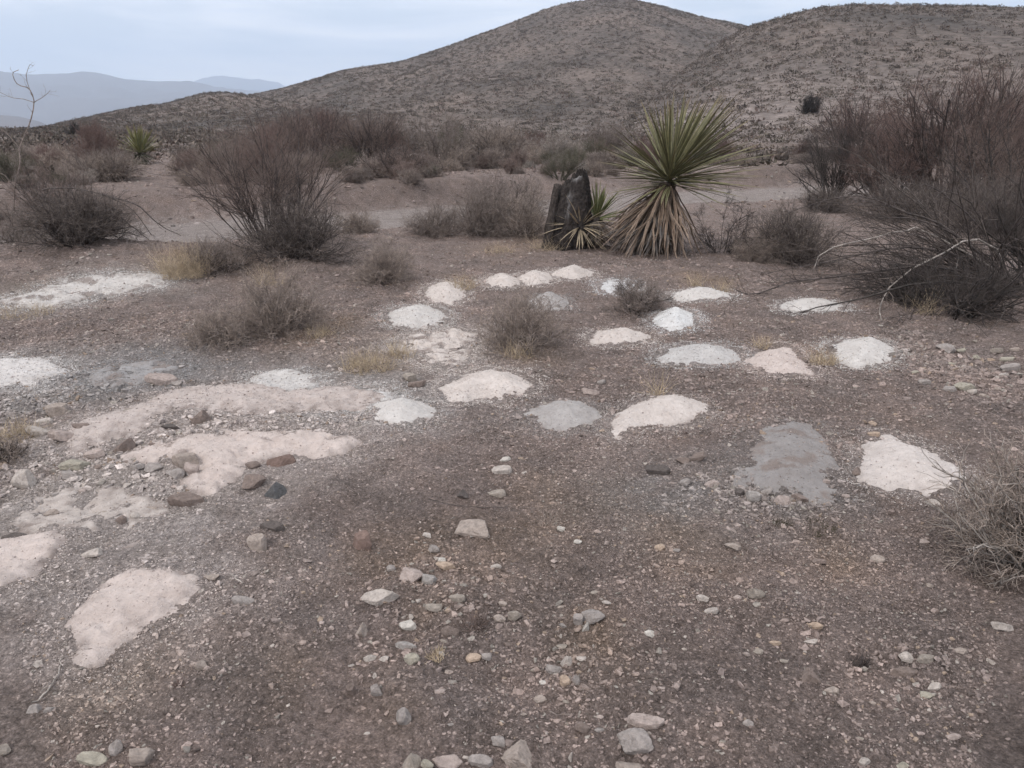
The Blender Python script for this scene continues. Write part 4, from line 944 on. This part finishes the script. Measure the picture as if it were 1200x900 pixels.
ROCKS = """238,484,26,24,brown,wedge,pointed brown stone standing on the pink powder band
330,537,34,22,red,block,dark reddish brown block on the lobed pink patch
298,563,28,20,brown,block,brown block left of the dark blue one
322,568,28,26,blue,wedge,dark blue grey angular stone at the tip of the lobed pink patch
297,545,18,12,brown,round,small brown stone behind the dark blue angular one
147,516,26,24,brown,wedge,grey brown pointed stone between two pink spreads
218,536,32,24,tan,slab,beige brown slab tilted beside a pale pink block
226,549,18,20,pink,block,pale pink block leaning on a beige brown slab
206,554,24,16,grey,block,grey block left of the pale pink one
30,561,26,27,pale,round,pale rounded stone standing alone at the left edge
88,540,32,18,green,block,pale greenish grey flat topped stone at left
82,554,26,14,grey,slab,grey slab just below the pale greenish one
68,479,30,22,tan,slab,brownish slanted slab at the head of the stone row at left
46,503,32,14,pale,slab,pale flat slab left of the pinkish slab
75,508,36,18,pink,slab,pinkish slab in the stone row at left
95,499,20,14,brown,block,small brown block touching the pinkish slab
52,494,22,9,pale,slab,thin pale slab above the pinkish one
110,530,26,12,pink,slab,dusty pink slab right of the pale greenish stone
199,498,22,9,dark,slab,dark flat chip in the rubble between the pink spreads
218,584,44,12,brown,slab,long flat brown slab below the lobed pink patch
180,547,20,12,grey,block,small grey block midway between pink spreads
162,548,16,10,grey,slab,small grey slab left of the small grey block
190,443,42,15,pink,slab,low pinkish slab lying in the slate grey smear
208,450,14,10,grey,block,grey chip right of the low pinkish slab
20,631,34,10,dark,slab,long dark slab above the smooth pink heap
108,641,28,16,pale,round,pale stone right of the smooth pink heap at left
142,607,14,14,brown,block,brown block between faint powder patch and nearest pink pile
158,603,12,12,pale,block,pale block next to a brown one above the nearest pink pile
248,671,20,12,tan,block,beige stone right of the nearest pink pile
302,635,22,24,tan,slab,pale stone leaning under a dark slab
320,621,30,11,dark,slab,dark slab resting over a pale leaning stone
285,703,28,11,grey,slab,low grey slab in the gravel at lower left
236,775,18,16,tan,wedge,beige wedge stone in the lower left gravel
165,884,29,27,tan,round,round beige stone near the bottom at left
138,880,16,22,grey,block,narrow grey stone leaning on the round beige one
110,893,36,13,green,slab,flat green stone at the bottom left
42,834,17,14,grey,round,small round grey stone below the pale forked stick
60,838,12,10,grey,block,small grey block right of the small round one below the stick
5,877,20,17,ggrey,round,greenish grey stone cut by the left edge near the bottom
555,617,42,26,tan,round,large pale tan stone alone in the centre foreground
482,672,28,20,pink,block,pinkish block beside a speckled grey stone
502,676,19,18,bgrey,round,speckled grey round stone right of the pinkish block
522,666,25,11,orange,round,long orange pebble lying right of the speckled grey stone
445,698,46,24,pale,round,large pinkish white bumpy stone left of the foreground cluster
425,630,24,28,red,slab,reddish slab standing tilted in the centre left foreground
423,731,18,22,tan,wedge,upright beige stone with a white foot below the large bumpy one
477,729,22,13,white,slab,white flat stone in the foreground cluster
476,754,27,14,bgrey,slab,bluish grey slab under the white flat stone
483,772,19,18,green,round,pale green round stone below the bluish grey slab
434,763,17,12,pale,block,pale chip left of the bluish grey slab
450,769,12,8,pale,block,tiny pale chip left of the pale green stone
528,738,22,19,brown,block,brown block touching the rusty dead weed
509,711,20,16,ggrey,block,green grey stone above the white flat one
536,706,20,9,ggrey,slab,thin green slab right of the rusty weed top
603,719,17,18,ggrey,round,pale topped round stone right of the rusty weed
585,724,16,13,tan,block,beige block left of the pale topped round stone
555,766,19,14,orange,round,pale orange round stone below the rusty weed
571,768,12,13,grey,block,grey block next to the pale orange round stone
694,716,30,24,grey,round,big grey stone with a smooth top right of centre
677,722,12,24,grey,slab,narrow grey stone leaning on the big smooth topped one
687,731,10,14,white,wedge,little white stone at the foot of the big smooth topped one
763,737,17,11,white,block,isolated white stone right of the big smooth topped one
662,798,14,16,orange,round,egg shaped orange tan stone in the lower centre
675,797,9,15,grey,block,thin grey stone right of the egg shaped orange one
648,780,18,18,grey,block,grey block above left of the egg shaped orange one
665,766,17,17,pale,wedge,pale wedge above the egg shaped orange one
681,767,12,10,pale,block,pale chip right of the pale wedge
411,803,13,22,brown,slab,dark sided narrow stone at lower centre left
441,804,13,20,grey,round,narrow grey stone right of a dark sided one
473,839,19,24,grey,block,upright grey stone in the lower centre left
584,870,18,15,grey,round,small grey stone left of the large angular one at the bottom
609,878,46,34,tan,wedge,large angular tan and grey stone at the bottom centre
525,888,40,20,pink,slab,pinkish lumpy stone at the bottom left of the large angular one
482,886,26,24,ggrey,wedge,green topped stone at the bottom left of centre
501,893,16,16,green,block,green block beside the green topped stone at the bottom
563,893,30,12,grey,slab,long grey stone pointing at the large angular one
744,862,40,36,grey,round,large speckled grey stone near the bottom right of centre
740,892,34,24,tan,round,tan stone cut by the bottom edge below the large speckled one
757,841,44,16,pink,slab,long pinkish slab above the large speckled stone
682,850,18,18,brown,block,dull brown stone left of the large speckled one
633,815,16,10,tan,slab,flat beige chip above the large angular stone
636,799,9,7,white,round,tiny white pebble left of the egg shaped orange stone
773,640,13,11,orange,round,small orange stone alone on bare soil right of centre
677,636,10,7,white,block,small white chip in front of the flattened dead weed
657,614,10,10,white,block,small white block right of the large pale tan stone
518,654,10,9,white,round,small white round stone above the long orange pebble
509,637,14,13,grey,round,grey stone left of the large pale tan one
581,664,14,7,pale,slab,pale flat chip in the centre foreground
458,661,11,11,grey,block,small grey block left of the pinkish block
1063,762,23,17,pale,block,pale block on top of the stacked stones at lower right
1085,770,26,13,ggrey,slab,green grey slab right of the pale block at lower right
1060,778,32,15,brown,slab,brown slab under the pale block at lower right
948,785,24,20,brown,wedge,triangular brown stone sticking up at lower right
975,804,20,9,tan,slab,thin beige slab below the triangular brown stone
886,696,19,16,ggrey,round,greenish grey round stone in the right foreground
823,699,14,11,pale,round,small pale stone left of the greenish grey round one
833,717,17,8,pale,slab,pale flat chip below left of the greenish grey round stone
950,751,17,9,pale,block,pale flat stone in the right foreground gravel
954,732,20,8,orange,slab,yellowish sliver in the right foreground gravel
909,750,15,6,orange,slab,small yellowish sliver left of the pale flat stone
1087,809,17,11,green,block,green block below the stacked stones at lower right
1095,801,19,10,pale,slab,pale slab above the green block at lower right
1175,732,26,9,pale,slab,long pale chip beneath the large tangled shrub
1028,652,17,13,tan,round,beige stone on open gravel left of the large tangled shrub
858,640,22,13,tan,block,beige block in front of the dark mossy clumps
1057,893,16,12,green,block,green chip at the bottom right
1012,893,14,12,pale,block,pale chip at the bottom left of the green one
877,842,14,13,grey,block,grey block in the lower right gravel
480,440,18,13,ggrey,round,greenish grey stone left of the wide cream pile
489,448,22,9,brown,slab,brown slab under the greenish grey stone left of the wide cream pile
770,548,30,14,dark,slab,dark flat stone between the centre piles and the flattened grey one
540,577,17,12,dark,wedge,dark wedge stone above the large pale tan one
588,551,24,13,pale,slab,pale slab in the middle of the bare soil
592,538,14,6,white,slab,white sliver above the pale slab on bare soil
583,573,20,12,ggrey,slab,sunken olive slab below the pale slab on bare soil
693,458,23,6,pink,slab,thin pinkish slab behind the round grey pile
705,445,11,8,grey,round,small grey stone behind the round grey pile
1107,407,22,13,grey,block,grey block at the back of the green rubble at right
1145,414,19,12,green,wedge,pale green wedge in the rubble at right
1168,408,19,9,ggrey,slab,greenish slab at the far right of the rubble
1129,452,24,14,green,block,pale green block at the front of the rubble at right
1139,457,12,9,pale,round,small pale stone touching the pale green block at right
1112,455,20,10,grey,slab,grey slab left of the pale green block at right
1180,421,17,6,green,slab,thin green slab in the rubble at the right edge
1183,430,22,9,grey,slab,grey slab at the right edge under the thin green one
1176,436,12,8,pale,block,pale chip below the grey slab at the right edge
1082,445,15,9,grey,block,small grey block at the left end of the rubble at right
818,537,22,11,brown,slab,brown flat stone left of the flattened grey pile
800,539,16,9,brown,block,small brown block left of the brown flat stone
834,566,18,13,pink,block,pinkish block at the left foot of the flattened grey pile
866,580,13,12,dark,round,dark round stone at the near edge of the flattened grey pile
882,582,19,17,bgrey,round,pale grey round stone in the row before the flattened grey pile
898,576,17,12,grey,round,grey round stone in the row before the flattened grey pile
916,584,22,19,pink,block,pinkish tan block in the row before the flattened grey pile
937,583,20,12,brown,slab,brown slab right of the pinkish tan block
955,585,15,10,grey,wedge,grey wedge at the right end of the row
1003,548,18,12,brown,wedge,brown wedge against the left side of the large pinkish grey pile
1023,510,15,7,orange,slab,pale orange chip behind the large pinkish grey pile
1094,588,15,9,pale,round,pale pebble at the near edge of the large pinkish grey pile
803,565,14,12,grey,round,grey stone beside the pale grey smear of powder
60,600,20,9,tan,slab,beige slab on the faint whitish patch
175,590,18,10,tan,block,beige block between the faint patch and long brown slab""".split('\n')
RG = 'loose stones and broken rock on the gravel'
placed = []
for ln_ in ROCKS:
    a_, b_, c_, d_, e_, f_, g_ = ln_.split(',', 6)
    stone(float(a_), float(b_), float(c_), float(d_), e_, f_, g_, RG); placed.append((float(a_), float(b_)))
# ordinary loose stones between them
ZN = [('left rubble', 60, 235, 480, 600, 60, 'small dusty stone in the rubble among the pink powder spreads'),
      ('grey pile', 800, 1010, 545, 600, 16, 'small grey stone in the rubble round the flattened grey pile'),
      ('right rubble', 1060, 1200, 395, 470, 22, 'small greenish grey stone in the rubble at the right edge'),
      ('centre', 390, 720, 620, 860, 44, 'small loose stone in the centre foreground gravel'),
      ('right', 760, 1180, 620, 890, 24, 'small loose stone in the right foreground gravel')]
cols = list(RC.values())
for nm, xa, xb, ya, yb_, cnt, lab in ZN:
    for _ in range(cnt):
        x_ = xa+(xb-xa)*rr_.rand(); y_ = ya+(yb_-ya)*rr_.rand()
        if min((x_-a)**2+(y_-b)**2 for a, b in placed) < 13**2: continue
        placed.append((x_, y_)); w_ = (6+7*rr_.rand()**1.5)*(1+.35*(y_ > 600))
        ck = rr_.choice(['tan', 'grey', 'pale', 'brown', 'ggrey', 'pink'] if nm != 'right rubble' else ['ggrey', 'green', 'grey', 'tan'])
        stone(x_, y_, w_, w_*.6, ck, rr_.choice(['round', 'block', 'slab', 'block']), lab, lab.replace('small ', '').replace('stone', 'stones'))
# ------------------------------------------------------------------ gravel: uncountable, one object
def tpl(n, seed):
    rng = np.random.RandomState(seed)
    import bmesh
    bm = bmesh.new(); 
    for v in nrm(rng.randn(n, 3))*(.8+.35*rng.rand(n, 1)): bm.verts.new(v)
    bmesh.ops.convex_hull(bm, input=bm.verts); bmesh.ops.triangulate(bm, faces=bm.faces); bm.verts.index_update()
    V = np.array([v.co[:] for v in bm.verts]); F = np.array([[v.index for v in f.verts] for f in bm.faces]); bm.free(); return V, F
tp = [tpl(8, s) for s in range(6)]+[tpl(12, s) for s in range(20, 24)]
rg = np.random.RandomState(11)
def gpts(n, ra, rb, smin, smax, pw, pebcl=0):
    r = np.sqrt(ra*ra+(rb*rb-ra*ra)*rg.rand(n)); a = np.radians(-37+74*rg.rand(n)); x, y = r*np.sin(a), r*np.cos(a)
    ok = 1.3*fbm(x*1.1+4, y*1.1, 4)+.9*rg.rand(n) > .30+pebcl
    return x[ok], y[ok], (smin+(smax-smin)*rg.rand(ok.sum())**pw)
G = [gpts(90000, 1.3, 4.2, .0020, .009, 2.8), gpts(9000, 1.3, 5, .004, .019, 3.5), gpts(95000, 4.0, 8.5, .004, .015, 2.5), gpts(9000, 4, 10, .008, .032, 3.0), gpts(38000, 8.5, 16, .008, .026, 2.5), gpts(14000, 16, 36, .02, .08, 3)]
X = np.concatenate([g[0] for g in G]); Y = np.concatenate([g[1] for g in G]); Sz = np.concatenate([g[2] for g in G])
# broken rock lies thicker in the rubble areas
for px, py, sx, sy, n_, s0, s1 in [(170,510,90,35,900,.006,.032), (120,560,90,30,600,.006,.03), (300,500,80,12,700,.005,.02), (60,470,70,30,900,.006,.03), (900,580,80,25,1300,.005,.022), (1120,430,70,35,900,.008,.035), (500,720,90,70,900,.004,.016), (660,780,60,40,350,.004,.014), (1090,790,60,40,260,.004,.016), (150,390,150,20,1500,.006,.024), (930,395,120,30,1500,.006,.022)]:
    p = hit(px, py); m = mpp(p); p1 = hit(px, py-sy); ry = abs(p1[1]-p[1])
    X = np.append(X, p[0]+rg.randn(n_)*sx*m*.6); Y = np.append(Y, p[1]+rg.randn(n_)*ry*.6); Sz = np.append(Sz, s0+(s1-s0)*rg.rand(n_)**2.5)
# few on top of the heaped piles
keep = np.ones(len(X), bool)
for P, col, spread in PILE_POLYS:
    cen = P.mean(0); rad = np.hypot(*(P-cen).T).max(); j = np.where(np.hypot(X-cen[0], Y-cen[1]) < rad)[0]
    if not len(j): continue
    D_ = sdist(X[j], Y[j], P); lim = .90 if not spread else .35
    if col == DGREY: lim = .6
    if spread: lim = .5
    keep[j[(D_ > .045) & (rg.rand(len(j)) < lim)]] = False
for p, w, s_k in pink_pts:
    R_ = w*mpp(p)*.8; keep &= ~((np.hypot(X-p[0], (Y-p[1])/1.1) < R_) & (rg.rand(len(X)) < .38))
X, Y, Sz = X[keep], Y[keep], Sz[keep]
inw = np.abs(wash_s(X, Y)+.35) < 1.9; keep = ~(inw & (rg.rand(len(X)) < .75)); X, Y, Sz = X[keep], Y[keep], Sz[keep]
Zg = T(X, Y); n = len(X); print('gravel', n)
base_c = ground_col(X, Y, .85)
pk = rg.rand(n)
c = base_c*(.80+.44*rg.rand(n, 1)); c[pk > .84] = c[pk > .84]*1.22; c[pk > .97] = np.array((.34, .295, .265))*(.75+.4*rg.rand((pk > .97).sum(), 1)); c[pk < .06] *= .5
gk = (pk > .60) & (pk < .66); c[gk] = np.array((.25, .222, .198))*(.8+.4*rg.rand(gk.sum(), 1)); gk = (pk > .66) & (pk < .70); c[gk] = np.array((.28, .215, .17))*(.8+.3*rg.rand(gk.sum(), 1))
X = np.concatenate([X]+[g[0] for g in GRAINS]); Y = np.concatenate([Y]+[g[1] for g in GRAINS]); Zg = np.concatenate([Zg]+[g[2] for g in GRAINS]); Sz = np.concatenate([Sz]+[g[3] for g in GRAINS]); c = np.vstack([c]+[g[4] for g in GRAINS]); n = len(X)
which = rg.randint(0, len(tp), n); VV, FF, CC = [], [], []; off = 0
for k, (tv, tf) in enumerate(tp):
    j = np.where(which == k)[0]; m_ = len(j); a = rg.rand(m_)*2*pi
    s = Sz[j][:, None]*np.stack([np.ones(m_), .65+.5*rg.rand(m_), .4+.45*rg.rand(m_)], -1)
    v = tv[None]*s[:, None]
    ti = .5*(rg.rand(m_)-.5)[:, None]; v = np.stack([v[..., 0], v[..., 1], v[..., 2]+v[..., 0]*ti], -1)
    ca, sa = np.cos(a)[:, None], np.sin(a)[:, None]
    v = np.stack([v[..., 0]*ca-v[..., 1]*sa+X[j][:, None], v[..., 0]*sa+v[..., 1]*ca+Y[j][:, None], v[..., 2]+Zg[j][:, None]+.15*s[:, 2:3]], -1)
    VV.append(v.reshape(-1, 3)); FF.append((tf[None]+(off+np.arange(m_)*len(tv))[:, None, None]).reshape(-1, 3)); CC.append(np.repeat(c[j], len(tv), 0)); off += m_*len(tv)
o = link('gravel', mesh_np('gravel', np.vstack(VV), np.vstack(FF), M_gravel, False, np.clip(np.vstack(CC), .02, .8))); tag(o, 'loose gravel and rock chips covering the desert floor', 'gravel', None, 'stuff')
